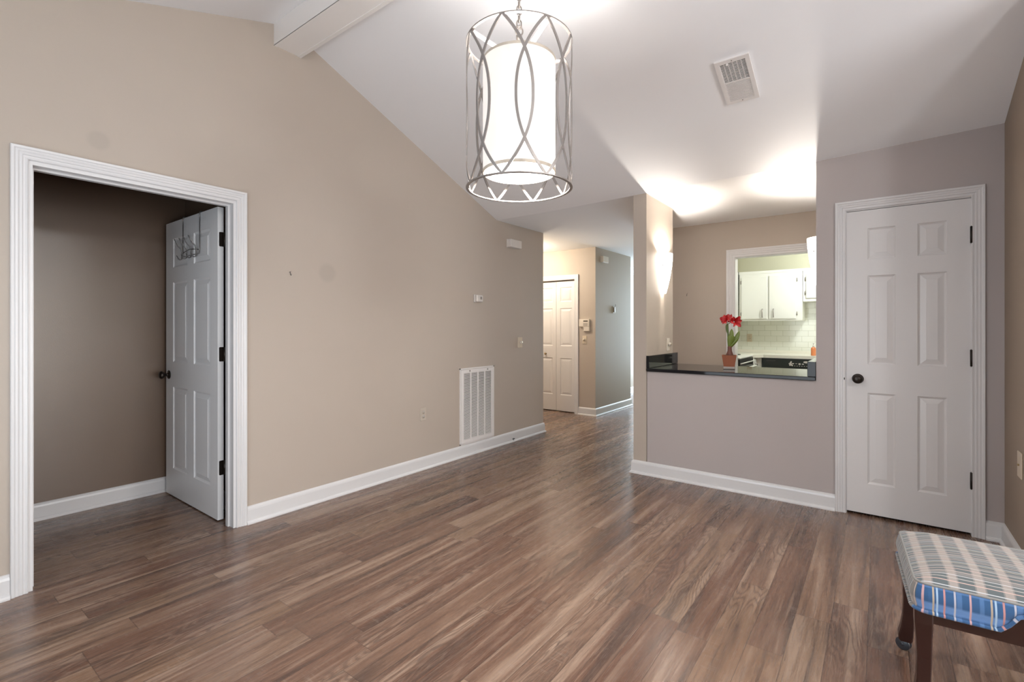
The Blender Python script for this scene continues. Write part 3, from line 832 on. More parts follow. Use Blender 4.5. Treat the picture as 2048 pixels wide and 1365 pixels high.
# ---------------------------------------------------------------- bar top
bar = MB()
bar.cbox(XB-0.018, 4.715, PY0+0.001, PY1-0.001, 0.885, 0.912, 0.004)
bo = bar.build('bar_top', M['granite']); tag(bo, 'polished black granite bar top in the pass-through', 'countertop')
m = MB(); m.cbox(XB-0.012, 4.735, PY1-0.028, PY1-0.001, 0.913, 1.018, 0.002); m.build('side_splash', M['granite'], bo)
m = MB(); m.cbox(XB-0.012, 4.735, PY0+0.001, PY0+0.052, 0.913, 1.018, 0.002); m.build('side_splash', M['granite'], bo)

# ---------------------------------------------------------------- amaryllis
px_, py_ = 4.345, 1.000
pl = empty('potted_amaryllis', (px_, py_, 0.9125), label='red amaryllis in a square terracotta pot on the black bar top', cat='potted plant')
Mv = Matrix.Rotation(TH - math.pi/2 - 0.42, 4, 'Z')     # local x = right in view, local y = away
def frustum(mb, a, b_, z0, z1, Mx, wall=0.0):
    q = lambda s, z: [(-s, -s, z), (s, -s, z), (s, s, z), (-s, s, z)]
    mb.add(q(a, z0)+q(b_, z1), [(3, 2, 1, 0), (0, 1, 5, 4), (1, 2, 6, 5), (2, 3, 7, 6), (3, 0, 4, 7)] + ([] if wall else [(4, 5, 6, 7)]), M=Mx)
    if wall:
        mb.add(q(b_, z1)+q(b_-wall, z1)+q(b_-wall-0.003, z1-0.02), [(0, 1, 5, 4), (1, 2, 6, 5), (2, 3, 7, 6), (3, 0, 4, 7), (4, 5, 9, 8), (5, 6, 10, 9), (6, 7, 11, 10), (7, 4, 8, 11)], M=Mx)
m = MB(); frustum(m, 0.041, 0.056, 0.016, 0.116, Mv, 0.006); m.build('pot', M['terracotta'], pl)
m = MB(); frustum(m, 0.040, 0.0435, 0.0, 0.004, Mv)
q = 0.0435
m.box(-q, q, -q, -q+.002, .004, .022, Mv); m.box(-q, q, q-.002, q, .004, .022, Mv); m.box(-q, -q+.002, -q, q, .004, .022, Mv); m.box(q-.002, q, -q, q, .004, .022, Mv)
m.build('saucer', M['saucer'], pl)
m = MB(); m.add([(-.048, -.048, .104), (.048, -.048, .104), (.048, .048, .106), (-.048, .048, .104)], [(0, 1, 2, 3)], M=Mv)
random.seed(4)
for i in range(26):
    x, y = random.uniform(-.045, .045), random.uniform(-.045, .045)
    m.lathe([(0, .012), (.006, .008), (.008, 0)], 6, Mv @ Matrix.Translation((x, y, .104)))
m.build('soil', M['soil'], pl)
m = MB(); m.lathe([(0, 0.10), (0.026, 0.104), (0.029, 0.118), (0.023, 0.135), (0.0175, 0.150), (0.016, 0.172), (0.017, 0.186), (0.008, 0.190), (0, 0.19)], 20, Mv @ Matrix.Translation((0.004, 0, 0)))
m.build('flower_bulb', M['bulb'], pl)
def leaf(mb, pts, w, Mx, tilt=0.0):
    n = len(pts); vs = []
    for i, p in enumerate(pts):
        t = i/(n-1); ww = w*(.5+.5*math.sin(math.pi*t*.85))*math.sqrt(1-.985*max(0, (t-.7)/.3)**2)
        tan = Vector(pts[min(i+1, n-1)])-Vector(pts[max(i-1, 0)])
        side = Vector((1, tilt, 0)) - tan.normalized()*tan.normalized().dot(Vector((1, tilt, 0))); side.normalize()
        nn = tan.cross(side).normalized()
        P_ = Vector(p)
        vs += [P_-side*ww+nn*ww*.3, P_+nn*0.0, P_+side*ww+nn*ww*.3, P_+side*ww*.98+nn*(ww*.3-.0012), P_-nn*0.0018, P_-side*ww*.98+nn*(ww*.3-.0012)]
    fs = []
    for i in range(n-1):
        for q in range(6): fs.append((i*6+q, i*6+(q+1) % 6, (i+1)*6+(q+1) % 6, (i+1)*6+q))
    fs += [(0, 1, 2, 3, 4, 5), tuple((n-1)*6+q for q in range(5, -1, -1))]
    mb.add([tuple(v) for v in vs], fs, True, Mx)
def bez(p0, p1, p2, n=12):
    return [tuple((1-t)**2*a + 2*t*(1-t)*b_ + t*t*c_ for a, b_, c_ in zip(p0, p1, p2)) for t in [i/n for i in range(n+1)]]
for (p0, p1, p2, w_, ti) in [((0.004, 0.004, .185), (.020, .01, .26), (.020, .02, .335), .0185, .1), ((.012, 0, .185), (.045, -.004, .23), (.078, -.005, .318), .0175, -.2),
                             ((.000, -.006, .185), (.012, -.018, .24), (.004, -.022, .285), .022, 0), ((.010, -.004, .185), (.04, -.015, .21), (.074, -.012, .268), .012, .3),
                             ((.006, -.004, .185), (.022, -.012, .23), (.030, -.016, .285), .019, .2)]:
    m = MB(); leaf(m, bez(p0, p1, p2), w_, Mv, ti); m.build('leaf', M['leaf'], pl)
m = MB(); st = bez((-.002, 0, .185), (-.008, 0, .27), (-.012, 0, .375), 10)
m.tube([tuple(p) for p in st], [0.0085-0.0015*i/10 for i in range(11)], 10, M=Mv)
m.tube(bez((-.012, 0, .370), (.006, 0, .395), (.026, 0, .392), 8), 0.0032, 8, M=Mv)
m.tube(bez((-.012, 0, .370), (-.014, 0, .385), (-.020, 0, .398), 8), 0.0036, 8, M=Mv)
leaf(m, bez((-.014, -.004, .30), (-.026, -.006, .34), (-.020, -.006, .378)), .006, Mv)
m.build('stem', M['stem'], pl)
def flower(c, axis, size, seed):
    random.seed(seed); m = MB(); q = Vector(axis).to_track_quat('Z', 'Y').to_matrix().to_4x4()
    for i in range(6):
        a = i*math.pi/3 + random.uniform(-.15, .15); s = size*random.uniform(.88, 1.15); w = s*(.34 if i % 2 else .27)
        Mx = Mv @ Matrix.Translation(c) @ q @ Matrix.Rotation(a, 4, 'Z')
        pts = bez((.006, 0, -.01), (s*.45, 0, s*.62), (s*1.02, 0, s*.40 + random.uniform(-.012, .012)), 8)
        vs = []
        for k_, p in enumerate(pts):
            t = k_/8; ww = w*math.sin(math.pi*min(.995, .08+t*.92))**.8
            rf = .004*math.sin(6*t+i)
            vs += [(p[0], -ww, p[2]+ww*.28+rf), (p[0]-.001, -ww*.5, p[2]+.001), (p[0], 0, p[2]-.002), (p[0]-.001, ww*.5, p[2]+.001), (p[0], ww, p[2]+ww*.28-rf)]
        fs = []
        for k_ in range(8):
            for j_ in range(4): fs.append((k_*5+j_, k_*5+j_+1, k_*5+j_+6, k_*5+j_+5))
        b0_ = len(vs); vs += [(x, y, z-.0012) for x, y, z in vs]; fs += [tuple(b0_+x for x in reversed(f)) for f in fs]
        m.add(vs, fs, True, Mx)
    return m
for c_, ax, s_, sd in (((-.018, -.006, .408), (-.55, -.75, .30), .050, 1), ((.004, .012, .412), (.15, .8, .5), .040, 5), ((.042, -.008, .395), (.45, -.85, .05), .050, 2), ((-.030, .014, .412), (-.6, .5, .45), .040, 8)):
    m = flower(c_, ax, s_, sd); m.build('blossom', M['petal'], pl)

# ---------------------------------------------------------------- air vents
def return_grille():
    x0, x1, z0, z1 = 3.450, 3.948, 0.128, 0.850
    g = empty('return_air_grille', ((x0+x1)/2, WL, z0), label='tall white return-air grille low on the beige wall', cat='air vent')
    O = g.location; Mx = Matrix.Translation(-O)
    f = MB(); fw = 0.034; y = WL
    f.box(x0-.012, x0, y-.006, y, z0-.012, z1+.012, Mx); f.box(x1, x1+.012, y-.006, y, z0-.012, z1+.012, Mx)
    f.box(x0-.012, x1+.012, y-.006, y, z0-.012, z0, Mx); f.box(x0-.012, x1+.012, y-.006, y, z1, z1+.012, Mx)
    x0 += .003; x1 -= .003; z0 += .003; z1 -= .003
    f.box(x0, x0+fw, y-.012, y, z0, z1, Mx); f.box(x1-fw, x1, y-.012, y, z0, z1, Mx); f.box(x0+fw, x1-fw, y-.012, y, z0, z0+fw, Mx); f.box(x0+fw, x1-fw, y-.012, y, z1-fw, z1, Mx)
    f.build('frame', M['white_metal'], g)
    ix0, ix1, iz0, iz1 = x0+fw, x1-fw, z0+fw, z1-fw
    d = MB()
    for k_ in (1, 2, 3):
        xc = ix0+(ix1-ix0)*k_/4; d.box(xc-.006, xc+.006, y-.011, y-.002, iz0, iz1, Mx)
    d.build('divider', M['white_metal'], g)
    b_ = MB(); b_.box(ix0, ix1, y-.0015, y-.0005, iz0, iz1, Mx); b_.build('filter', M['duct'], g)
    s = MB(); n = 52; st_ = (iz1-iz0)/n
    for k_ in range(n):
        zc = iz0+(k_+.5)*st_
        s.add([(ix0, y-.010, zc-.0036), (ix1, y-.010, zc-.0036), (ix1, y-.002, zc+.0026), (ix0, y-.002, zc+.0026),
               (ix0, y-.010, zc-.0030), (ix1, y-.010, zc-.0030), (ix1, y-.002, zc+.0032), (ix0, y-.002, zc+.0032)],
              [(0, 1, 2, 3), (7, 6, 5, 4), (0, 4, 5, 1), (1, 5, 6, 2), (2, 6, 7, 3), (3, 7, 4, 0)], M=Mx)
    s.build('louvers', M['white_metal'], g)
    for xx in (x0+.12, x1-.10):
        t_ = MB(); t_.box(xx-.006, xx+.006, y-.016, y-.012, z1-.022, z1-.008, Mx); t_.build('latch', M['nickel'], g)
return_grille()

def ceiling_vent():
    # on the right slope
    sl = math.atan((RZ-2.42)/(XB-RX))
    cx_, cy_ = VENT
    zc = RZ-(RZ-2.418)*(cx_-RX)/(XB-RX)
    v = empty('ceiling_vent', (cx_, cy_, zc), label='white register on the sloping ceiling, half open slots and half louvers', cat='air vent')
    Mx = Matrix.Rotation(VENT_RZ, 4, 'Z')
    v.rotation_euler = (Matrix.Rotation(sl, 4, 'Y') @ Matrix.Rotation(VENT_RZ, 4, 'Z')).to_euler()
    a, b_ = 0.172, 0.094      # half length along the slope, half width
    f = MB(); fw = .024; h = -.012
    for (u0, u1, w0, w1) in ((-a, -a+fw, -b_, b_), (a-fw, a, -b_, b_), (-a+fw, a-fw, -b_, -b_+fw), (-a+fw, a-fw, b_-fw, b_)):
        f.box(u0, u1, w0, w1, h, 0)
    f.box(-.003, .003, -b_+fw, b_-fw, h, -.002)
    f.build('frame', M['white_metal'], v)
    k_ = MB(); k_.box(-a+fw, 0, -b_+fw, b_-fw, -.0015, -.0005); k_.build('duct_shade', M['gap_shade'], v)  # black sheet painted as the shade inside the duct
    k_ = MB(); k_.box(0, a-fw, -b_+fw, b_-fw, -.0045, -.0025); k_.build('damper', M['white_metal'], v)
    s = MB()
    for i in range(16):
        u = -a+fw+(i+.5)*(a-fw)/16; s.box(u-.0012, u+.0008, -b_+fw, b_-fw, h+.002, h+.007)
    for i in range(7):
        w = -b_+fw+(i)*(2*b_-2*fw)/6; s.box(-a+fw, 0, w-.0018, w+.0018, h+.004, h+.008)
    for i in range(18):
        u = (i+.5)*(a-fw)/18; s.box(u-.0028, u+.0018, -b_+fw, b_-fw, h+.001, h+.0045)
    s.build('louvers', M['white_metal'], v)
    k_ = MB(); k_.lathe([(0, h-.010), (.006, h-.009), (.006, h), (0, h)], 12, Matrix.Translation((-a+fw+.004, .028, 0))); k_.build('damper_lever', M['white_metal'], v)
    for u in (-a+.014, a-.014):
        k_ = MB(); k_.lathe([(0, h-.002), (.003, h-.002), (.004, h), (0, h)], 10, Matrix.Translation((u, 0, 0))); k_.build('screw', M['nickel'], v)
VENT = (3.158, 0.680); VENT_RZ = 0.0
ceiling_vent()

# ---------------------------------------------------------------- wall plates and small devices
def plate(name, label, cat, plane, pos, out, u, z, w, h, mat, kind, t=0.006, group=None):
    """local frame: x along the wall, z up, y out of the wall"""
    if plane == 'y': loc = (u, pos, z); rz = 0 if out > 0 else math.pi
    else: loc = (pos, u, z); rz = -math.pi/2 if out > 0 else math.pi/2
    e = empty(name, loc, rz, label=label, cat=cat, group=group)
    m = MB(); m.cbox(-w/2, w/2, 0, t, -h/2, h/2, 0.0022); m.build('cover_plate', mat, e)
    if kind == 'outlet':
        for zc in (.0195, -.0195):
            m = MB(); m.lathe([(0, 0), (.0165, 0), (.0165, .0015), (0, .0015)], 20, Matrix.Translation((0, t, zc)) @ rot_to((0, 1, 0))); r = m.build('receptacle', mat, e)
            m = MB()
            m.box(-.0075, -.0055, t+.0012, t+.0018, zc+.001, zc+.009); m.box(.0055, .0075, t+.0012, t+.0018, zc+.001, zc+.009); m.box(-.0022, .0022, t+.0012, t+.0018, zc-.010, zc-.005)
            m.build('slot_shade', M['gap_shade'], r)
    if kind == 'dimmer':
        m = MB(); m.lathe([(0, 0), (.006, 0), (.006, .008), (.0155, .009), (.0175, .013), (.0165, .024), (0, .025)], 24, Matrix.Translation((0, t, 0)) @ rot_to((0, 1, 0))); m.build('dimmer_knob', M['ivory'], e)
        m = MB(); m.lathe([(.0, .0252), (.009, .0252), (.009, .026), (0, .026)], 16, Matrix.Translation((0, t, 0)) @ rot_to((0, 1, 0))); m.build('knob_cap', M['brass'], e)
    if kind == 'switch':
        m = MB(); m.box(-.005, .005, t, t+.012, -.004, .012); m.build('toggle', mat, e)
    if kind == 'cable':
        m = MB(); m.lathe([(0, 0), (.005, 0), (.005, .007), (0, .007)], 12, Matrix.Translation((0, t, 0)) @ rot_to((0, 1, 0))); m.build('jack', M['brass'], e)
    return e
plate('wall_outlet', 'beige outlet beside the tall grille on the long wall', 'outlet', 'y', WL, -1, 2.965, 0.489, .070, .114, M['beige_plastic'], 'outlet')
plate('wall_outlet', 'almond cover plate on the short brown wall', 'outlet', 'y', YR, 1, 3.605, 0.545, .095, .135, M['almond'], 'cable')
plate('wall_outlet', 'almond outlet on the white subway tile', 'outlet', 'x', 7.67, -1, 1.490, 1.110, .068, .114, M['almond'], 'outlet')
plate('dimmer_switch', 'almond dimmer with a round knob near the end of the long wall', 'dimmer switch', 'y', WL, -1, 4.425, 1.092, .085, .118, M['almond'], 'dimmer')
plate('dimmer_switch', 'ivory dimmer on the wall stub below the left sconce', 'dimmer switch', 'y', PY1, -1, 4.532, 1.100, .075, .118, M['ivory'], 'dimmer')
plate('dimmer_switch', 'almond dimmer under the alarm keypad in the hallway', 'dimmer switch', 'x', BX, -1, 3.371, 1.083, .070, .114, M['almond'], 'dimmer')

th = empty('thermostat', (3.692, WL, 1.551), math.pi, label='small white thermostat at mid height on the long wall', cat='thermostat')
m = MB(); m.cbox(-.052, .052, 0, .016, -.038, .038, .003); m.build('back_plate', M['white_plastic'], th)
m = MB(); m.cbox(-.047, .047, .016, .046, -.035, .035, .007); m.build('cover', M['white_plastic'], th)
m = MB(); m.box(-.010, -.003, .046, .0475, -.010, .018); m.box(-.024, -.019, .046, .0475, -.010, .018); m.build('scale_slot', M['lcd'], th)
ch = empty('door_chime', (4.285, WL, 2.178), math.pi, label='white door chime box high on the long wall near the hallway', cat='door chime')
m = MB(); m.cbox(-.105, .105, 0, .010, -.045, .045, .002); m.build('back_plate', M['white_plastic'], ch)
m = MB(); m.cbox(-.100, .100, .010, .058, -.043, .043, .004); m.build('cover', M['white_plastic'], ch)
sn = empty('door_chime', (6.425, 3.20, 2.243), math.pi, label='small cream box high on the hallway wall past the corner', cat='door chime')
m = MB(); m.cbox(-.085, .085, 0, .055, -.045, .045, .004); m.build('cover', M['ivory'], sn)
hb = empty('wall_bracket', (6.79, 3.20, 1.535), math.pi, label='narrow grey wall holder on the grey hallway wall', cat='wall holder')
m = MB(); m.cbox(-.045, .045, 0, .010, -.062, .045, .002); m.build('cover_plate', M['beige_plastic'], hb)
m = MB(); m.tube([(-.02, .012, .04), (-.02, .03, .055), (-.01, .02, .075)], .004, 8); m.box(-.018, .02, .010, .024, -.045, .03); m.build('holder', M['nickel'], hb)

kp = empty('alarm_keypad', (BX, 3.365, 1.292), math.pi/2, label='cream alarm keypad beside the folding closet door', cat='alarm keypad')
m = MB(); m.cbox(-.082, .082, 0, .034, -.020, .088, .004); m.build('body', M['ivory'], kp)
m = MB(); m.cbox(-.082, .020, .0, .030, -.085, -.020, .003); m.build('lower_unit', M['ivory'], kp)
m = MB(); m.box(-.060, .010, .034, .0355, .050, .068); m.build('display', M['lcd'], kp)
for i in range(4):
    for k_ in range(3):
        m = MB(); m.box(-.055+i*.018, -.043+i*.018, .034, .0375, -.008+k_*.014, .002+k_*.014); m.build('button', M['key'], kp)
m = MB(); m.box(.008, .014, .030, .031, -.075, -.03); m.build('slot', M['lcd'], kp)

def wall_hook(loc, rz, label):
    e = empty('wall_hook', loc, rz, label=label, cat='hook')
    m = MB(); m.tube([(0, 0, .012), (0, .006, .013), (0, .010, .004), (0, .012, -.008), (0, .018, -.012), (0, .022, -.004)], .0022, 8); m.tube([(.004, 0, .010), (-.006, .010, .018)], .0012, 6)
    m.build('hook', M['chrome'], e)
wall_hook((1.744, WL, 1.629), math.pi, 'tiny metal picture hook alone on the long beige wall')
wall_hook((5.57, 1.726, 1.628), math.pi/2, 'tiny metal picture hook on the wall behind the bar')
m = MB(); m.tube([(4.27, WL-.014, .034), (4.265, WL-.030, .032), (4.258, WL-.040, .026)], .004, 8); m.tube([(4.285, WL-.014, .036), (4.282, WL-.034, .034)], .005, 8)
tag(m.build('cable_stub', M['rubber']), 'short black cable stub poking out of the baseboard', 'cable')

# ---------------------------------------------------------------- kitchen
def cab_door(parent, x, y0, y1, z0, z1, hinge_side, handle_y=None, hz=None):
    d = MB(); d.cbox(x-.020, x-.001, y0, y1, z0, z1, .005); o = d.build('door', M['cab'], parent)
    if handle_y is not None:
        k_ = MB(); k_.tube([(x-.020, handle_y, hz-.055), (x-.040, handle_y, hz-.050), (x-.046, handle_y, hz), (x-.040, handle_y, hz+.050), (x-.020, handle_y, hz+.055)], .006, 8); k_.build('handle', M['nickel'], o)
    if hinge_side:
        yh = y1 if hinge_side > 0 else y0
        for zc in (z0+.07, z1-.07):
            k_ = MB(); k_.tube([(x-.012, yh+.008*hinge_side, zc-.024), (x-.012, yh+.008*hinge_side, zc+.024)], .006, 8); k_.build('hinge', M['nickel'], o)
UX = 7.36
u1 = MB(); u1.box(UX, 7.67, 0.795, 1.560, 1.352, 2.020); u1.box(UX-.006, UX, 0.79, 1.565, 2.000, 2.034)
o = u1.build('wall_cabinet', M['cab']); tag(o, 'white double-door kitchen cabinet above the tiled backsplash', 'cabinet')
cab_door(o, UX, 1.205, 1.530, 1.375, 1.955, 1, 1.265, 1.455); cab_door(o, UX, 0.865, 1.185, 1.375, 1.960, -1, 1.130, 1.455)
u2 = MB(); u2.box(UX, 7.67, 0.10, 0.790, 1.600, 2.020); u2.box(UX-.006, UX, 0.10, 0.790, 2.000, 2.034)
o = u2.build('wall_cabinet', M['cab']); tag(o, 'short white kitchen cabinet, higher up and right of the double-door one', 'cabinet')
cab_door(o, UX, 0.46, 0.755, 1.640, 1.960, 1); cab_door(o, UX, 0.13, 0.440, 1.640, 1.960, -1)
u3 = MB(); u3.box(6.78, UX, 1.575, 1.92, 1.352, 2.034)
o = u3.build('wall_cabinet', M['cab']); tag(o, 'white kitchen cabinet on the left side wall, seen as a thin edge', 'cabinet')
cx0 = 7.05
bc = MB(); bc.box(cx0, 7.668, 1.225, 1.918, 0.0, 0.865); bc.box(6.76, cx0, 1.29, 1.918, 0.0, 0.865)
o = bc.build('base_cabinet', M['cab']); tag(o, 'white corner base cabinet with a small drawer knob beside the stove', 'cabinet')
m = MB(); m.cbox(6.80, 7.02, 1.275, 1.289, 0.72, 0.845, .004); dr = m.build('drawer', M['cab'], o)
m = MB(); m.lathe([(0, 0), (.008, 0), (.006, .012), (.014, .018), (.014, .026), (0, .03)], 16, Matrix.Translation((6.91, 1.275, .785)) @ rot_to((0, -1, 0))); m.build('knob', M['nickel'], dr)
bc = MB(); bc.box(cx0, 7.668, -1.19, 0.605, 0.0, 0.865); bc.box(6.3, cx0, -1.19, 0.56, 0.0, 0.865)
o = bc.build('base_cabinet', M['cab']); tag(o, 'white base cabinet right of the black dishwasher', 'cabinet')
ct = MB()
ct.prism([(7.67, 1.92), (6.76, 1.92), (6.76, 1.285), (6.90, 1.285), (7.03, 1.20), (7.03, 0.60), (6.95, 0.585), (6.28, 0.585), (6.28, -1.2), (7.67, -1.2)], 0.868, 0.905, 'z')
ct.box(7.655, 7.669, -1.2, 1.92, .905, .94)
tag(ct.build('kitchen_counter', M['laminate']), 'cream laminate kitchen countertop under the tile', 'countertop')
dw = empty('dishwasher', (cx0, 0.915, 0), label='black dishwasher under the cream countertop', cat='dishwasher')
O = dw.location; Mx = Matrix.Translation(-O)
m = MB(); m.box(cx0+.002, 7.60, .615, 1.215, .01, .862, Mx); m.build('body', M['black_enamel'], dw)
m = MB(); m.cbox(cx0-.022, cx0+.002, .615, 1.215, .735, .862, .004, Mx); pn_ = m.build('control_panel', M['black_glass'], dw)
m = MB(); m.cbox(cx0-.022, cx0+.002, .615, 1.215, .10, .728, .004, Mx); m.build('door', M['black_enamel'], dw)
m = MB(); m.box(cx0-.024, cx0-.021, 1.06, 1.165, .825, .840, Mx); m.build('handle_recess', M['black_enamel'], pn_)
m = MB(); m.prism([(0.715+.036*math.cos(a), .826+.012*math.sin(a)) for a in [i*math.pi/12 for i in range(24)]], cx0-.0238, cx0-.0215, 'x', Mx); m.build('badge', M['white_plastic'], pn_)
m = MB(); random.seed(3)
for i in range(7):
    y = .90-i*.036; m.box(cx0-.0235, cx0-.0215, y-.012, y+.010, .795+random.uniform(-.004, .012), .805+random.uniform(0, .006), Mx)
for i in range(9):
    y = .87-i*.026; m.box(cx0-.0235, cx0-.0215, y-.006, y+.005, .772, .777, Mx)
m.prism([(.905, .775), (.905, .80), (.89, .832), (.875, .832), (.88, .80), (.86, .778)], cx0-.0235, cx0-.0215, 'x', Mx)
m.build('buttons', M['white_plastic'], pn_)
m = MB(); m.box(cx0-.024, cx0+.001, .609, .614, .74, .862, Mx); m.box(cx0-.024, cx0+.001, .615, 1.215, .8625, .8665, Mx); m.build('edge_strip', M['nickel'], dw)

sv = empty('stove', (6.36, 1.28, 0), label='white and black electric stove along the left side of the kitchen', cat='stove')
O = sv.location; Mx = Matrix.Translation(-O)
m = MB(); m.box(5.985, 6.745, 1.285, 1.915, .0, .895, Mx); m.build('body', M['cab'], sv)
m = MB(); m.cbox(5.98, 6.75, 1.262, 1.915, .897, .915, .004, Mx); m.build('cooktop', M['cab'], sv)
for xx, yy, rr in ((6.17, 1.46, .10), (6.56, 1.46, .08), (6.17, 1.74, .08), (6.56, 1.74, .10)):
    m = MB()
    for r_ in (rr, rr*.72, rr*.44):
        m.tube([(xx+r_*math.cos(a), yy+r_*math.sin(a), .921) for a in [i*math.pi/12 for i in range(24)]], .005, 6, True, Mx)
    m.build('burner', M['black_enamel'], sv)
m = MB(); m.cbox(6.00, 6.735, 1.262, 1.284, .30, .80, .004, Mx); dv_ = m.build('oven_door', M['black_glass'], sv)
m = MB(); m.cbox(6.00, 6.735, 1.266, 1.284, .80, .890, .004, Mx); m.build('front_panel', M['black_enamel'], sv)
m = MB(); m.tube([(6.04, 1.262, .775), (6.045, 1.225, .782), (6.69, 1.225, .782), (6.695, 1.262, .775)], .014, 10, M=Mx); m.build('handle', M['cab'], dv_)
m = MB(); m.tube([(6.03, 1.262, .84), (6.70, 1.262, .84)], .007, 8, M=Mx); m.build('trim_bar', M['cab'], sv)
m = MB(); m.cbox(5.98, 6.75, 1.86, 1.915, .915, 1.10, .01, Mx); m.build('back_guard', M['black_enamel'], sv)

sp_ = empty('soap_bottle', (7.16, 0.655, .906), label='orange soap bottle on the kitchen counter by the right wall', cat='bottle')
m = MB(); m.lathe([(0, 0), (.026, 0), (.028, .006), (.028, .085), (.022, .10), (.010, .108), (0, .108)], 20); m.build('bottle', M['soap'], sp_)
m = MB(); m.lathe([(0, .108), (.011, .108), (.011, .125), (.004, .127), (.004, .150), (.012, .152), (.012, .158), (0, .158)], 14); m.tube([(0, 0, .155), (-.03, 0, .152)], .004, 6); m.build('pump', M['white_plastic'], sp_)

# kitchen and hall ceiling lights, then two added fill lights (outside the frame)
def flush(loc, label, energy, col, r=0.15):
    e = empty('ceiling_light', loc, label=label, cat='ceiling light')
    m = MB(); m.lathe([(0, 0), (r, 0), (r, -.02), (r-.01, -.025)], 32); m.build('base', M['white_metal'], e)
    m = MB(); m.lathe([(r-.01, -.022), (r-.02, -.045), (r*.6, -.068), (0, -.078)], 32); m.build('diffuser', M['fixture'], e)
    lamp('ceiling_light_lamp', 'POINT', (0, 0, -.17), energy, col, parent=e, radius=r*.8)
flush((6.55, .35, 2.395), 'round flush ceiling light of the kitchen', 21, (0.95, 1.0, 0.94))
flush((5.45, 4.15, 2.395), 'round flush ceiling light of the side hall', 24, (1.0, 0.86, 0.68))

flush((0.2, -2.2, ceil_z(0.2)), 'added round flush fill light in the living room, nearer the back wall', 52, (0.96, 0.98, 1.0), 0.2)  # added fixture that brightens the vault and upper walls
flush((2.5, -3.3, ceil_z(2.5)), 'added round flush fill light in the living room, on the far slope', 58, (0.96, 0.98, 1.0), 0.2)  # second added fixture, shares the fill and softens its shadows

# ---------------------------------------------------------------- plaid stool
SH, SD, SWD = 0.470, 0.462, 0.60      # height, depth (along local x), width (along local -y)
st = empty('footstool', (1.985, -0.092, 0), math.radians(3.5), label='blue plaid upholstered stool on dark wooden legs with casters', cat='stool')
# local frame: x 0..SD away from the viewer, y 0..-SWD to the right
def perim(n_side=28, r=0.030):
    """rounded rectangle, counter-clockwise from the near-left corner; returns points, outward normals, arclength, side flags"""
    out = []
    segs = [((0, 0), (0, -SWD)), ((0, -SWD), (SD, -SWD)), ((SD, -SWD), (SD, 0)), ((SD, 0), (0, 0))]
    cs = [(r, -r), (r, -SWD+r), (SD-r, -SWD+r), (SD-r, -r)]
    s = 0.0; prev = None
    nrm = [(-1, 0), (0, -1), (1, 0), (0, 1)]
    for i in range(4):
        (ax, ay), (bx_, by_) = segs[i]; nx_, ny_ = nrm[i]
        dx, dy = (bx_-ax), (by_-ay); L_ = math.hypot(dx, dy); dx /= L_; dy /= L_
        for k_ in range(n_side):
            t = r + (L_-2*r)*k_/(n_side-1); out.append(((ax+dx*t, ay+dy*t), (nx_, ny_), i, t))
        c_ = cs[(i+1) % 4]; n2 = nrm[(i+1) % 4]
        for k_ in range(1, 6):
            a = k_/6*math.pi/2; ox = nx_*math.cos(a)+n2[0]*math.sin(a); oy = ny_*math.cos(a)+n2[1]*math.sin(a)
            out.append(((c_[0]+ox*r, c_[1]+oy*r), (ox, oy), i, L_-r+r*a))
    return out
P = perim()
def zbot(i, t):
    L_ = SWD if i in (0, 2) else SD
    e = 0.188 if i in (0, 2) else 0.30
    if i in (1, 3): return 0.376
    d = min(t, L_-t)
    k_ = min(1, max(0, (d-e)/0.055)); k_ = k_*k_*(3-2*k_)
    return 0.376 + 0.058*k_
def uvmesh(name, vs, fs, uvs, mat, parent):
    me = bpy.data.meshes.new(name); me.from_pydata(vs, [], fs)
    ul = me.uv_layers.new(name='cloth')
    for p in me.polygons:
        p.use_smooth = True
        for li in p.loop_indices:
            ul.data[li].uv = uvs[li] if isinstance(uvs, dict) else uvs[me.loops[li].vertex_index]
    me.materials.append(mat)
    o = bpy.data.objects.new(name, me); sc.collection.objects.link(o); o.parent = parent
    return o
# boxing
rows = 7; vs = []; uvs = []; s = 0
arc = []
for q in range(len(P)):
    if q: s += math.dist(P[q][0], P[q-1][0])
    arc.append(s)
tot = s + math.dist(P[-1][0], P[0][0])
loop = P + [P[0]]; arcs = arc + [tot]
for q, ((x, y), (nx_, ny_), i, t) in enumerate(loop):
    if q == len(P): i, t = 0, 0.03
    zb = zbot(i, t); zt = SH-0.010
    for r_ in range(rows+1):
        k_ = r_/rows; bul = 0.012*math.sin(math.pi*k_)*min(1, (zt-zb)/0.06) + (0.006 if k_ == 0 else 0)
        z = zb+(zt-zb)*k_
        vs.append((x+nx_*bul, y+ny_*bul, z)); uvs.append((arcs[q]-0.012, (z-0.376)*0.9+0.012))
fs = []
for q in range(len(P)):
    for r_ in range(rows): a = q*(rows+1)+r_; fs.append((a, a+rows+1, a+rows+2, a+1))
seat = uvmesh('seat_cushion', vs, fs, uvs, M['plaid_side'], st); seat['label'] = 'plaid cushion, tinted with blue daylight in front and warm light on the left side'
seat.data.materials.append(M['plaid_top'])  # left side wears the warm-lit colour copy
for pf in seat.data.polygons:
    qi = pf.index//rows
    if P[min(qi, len(P)-1)][2] == 3 and qi < len(P)-3: pf.material_index = 1
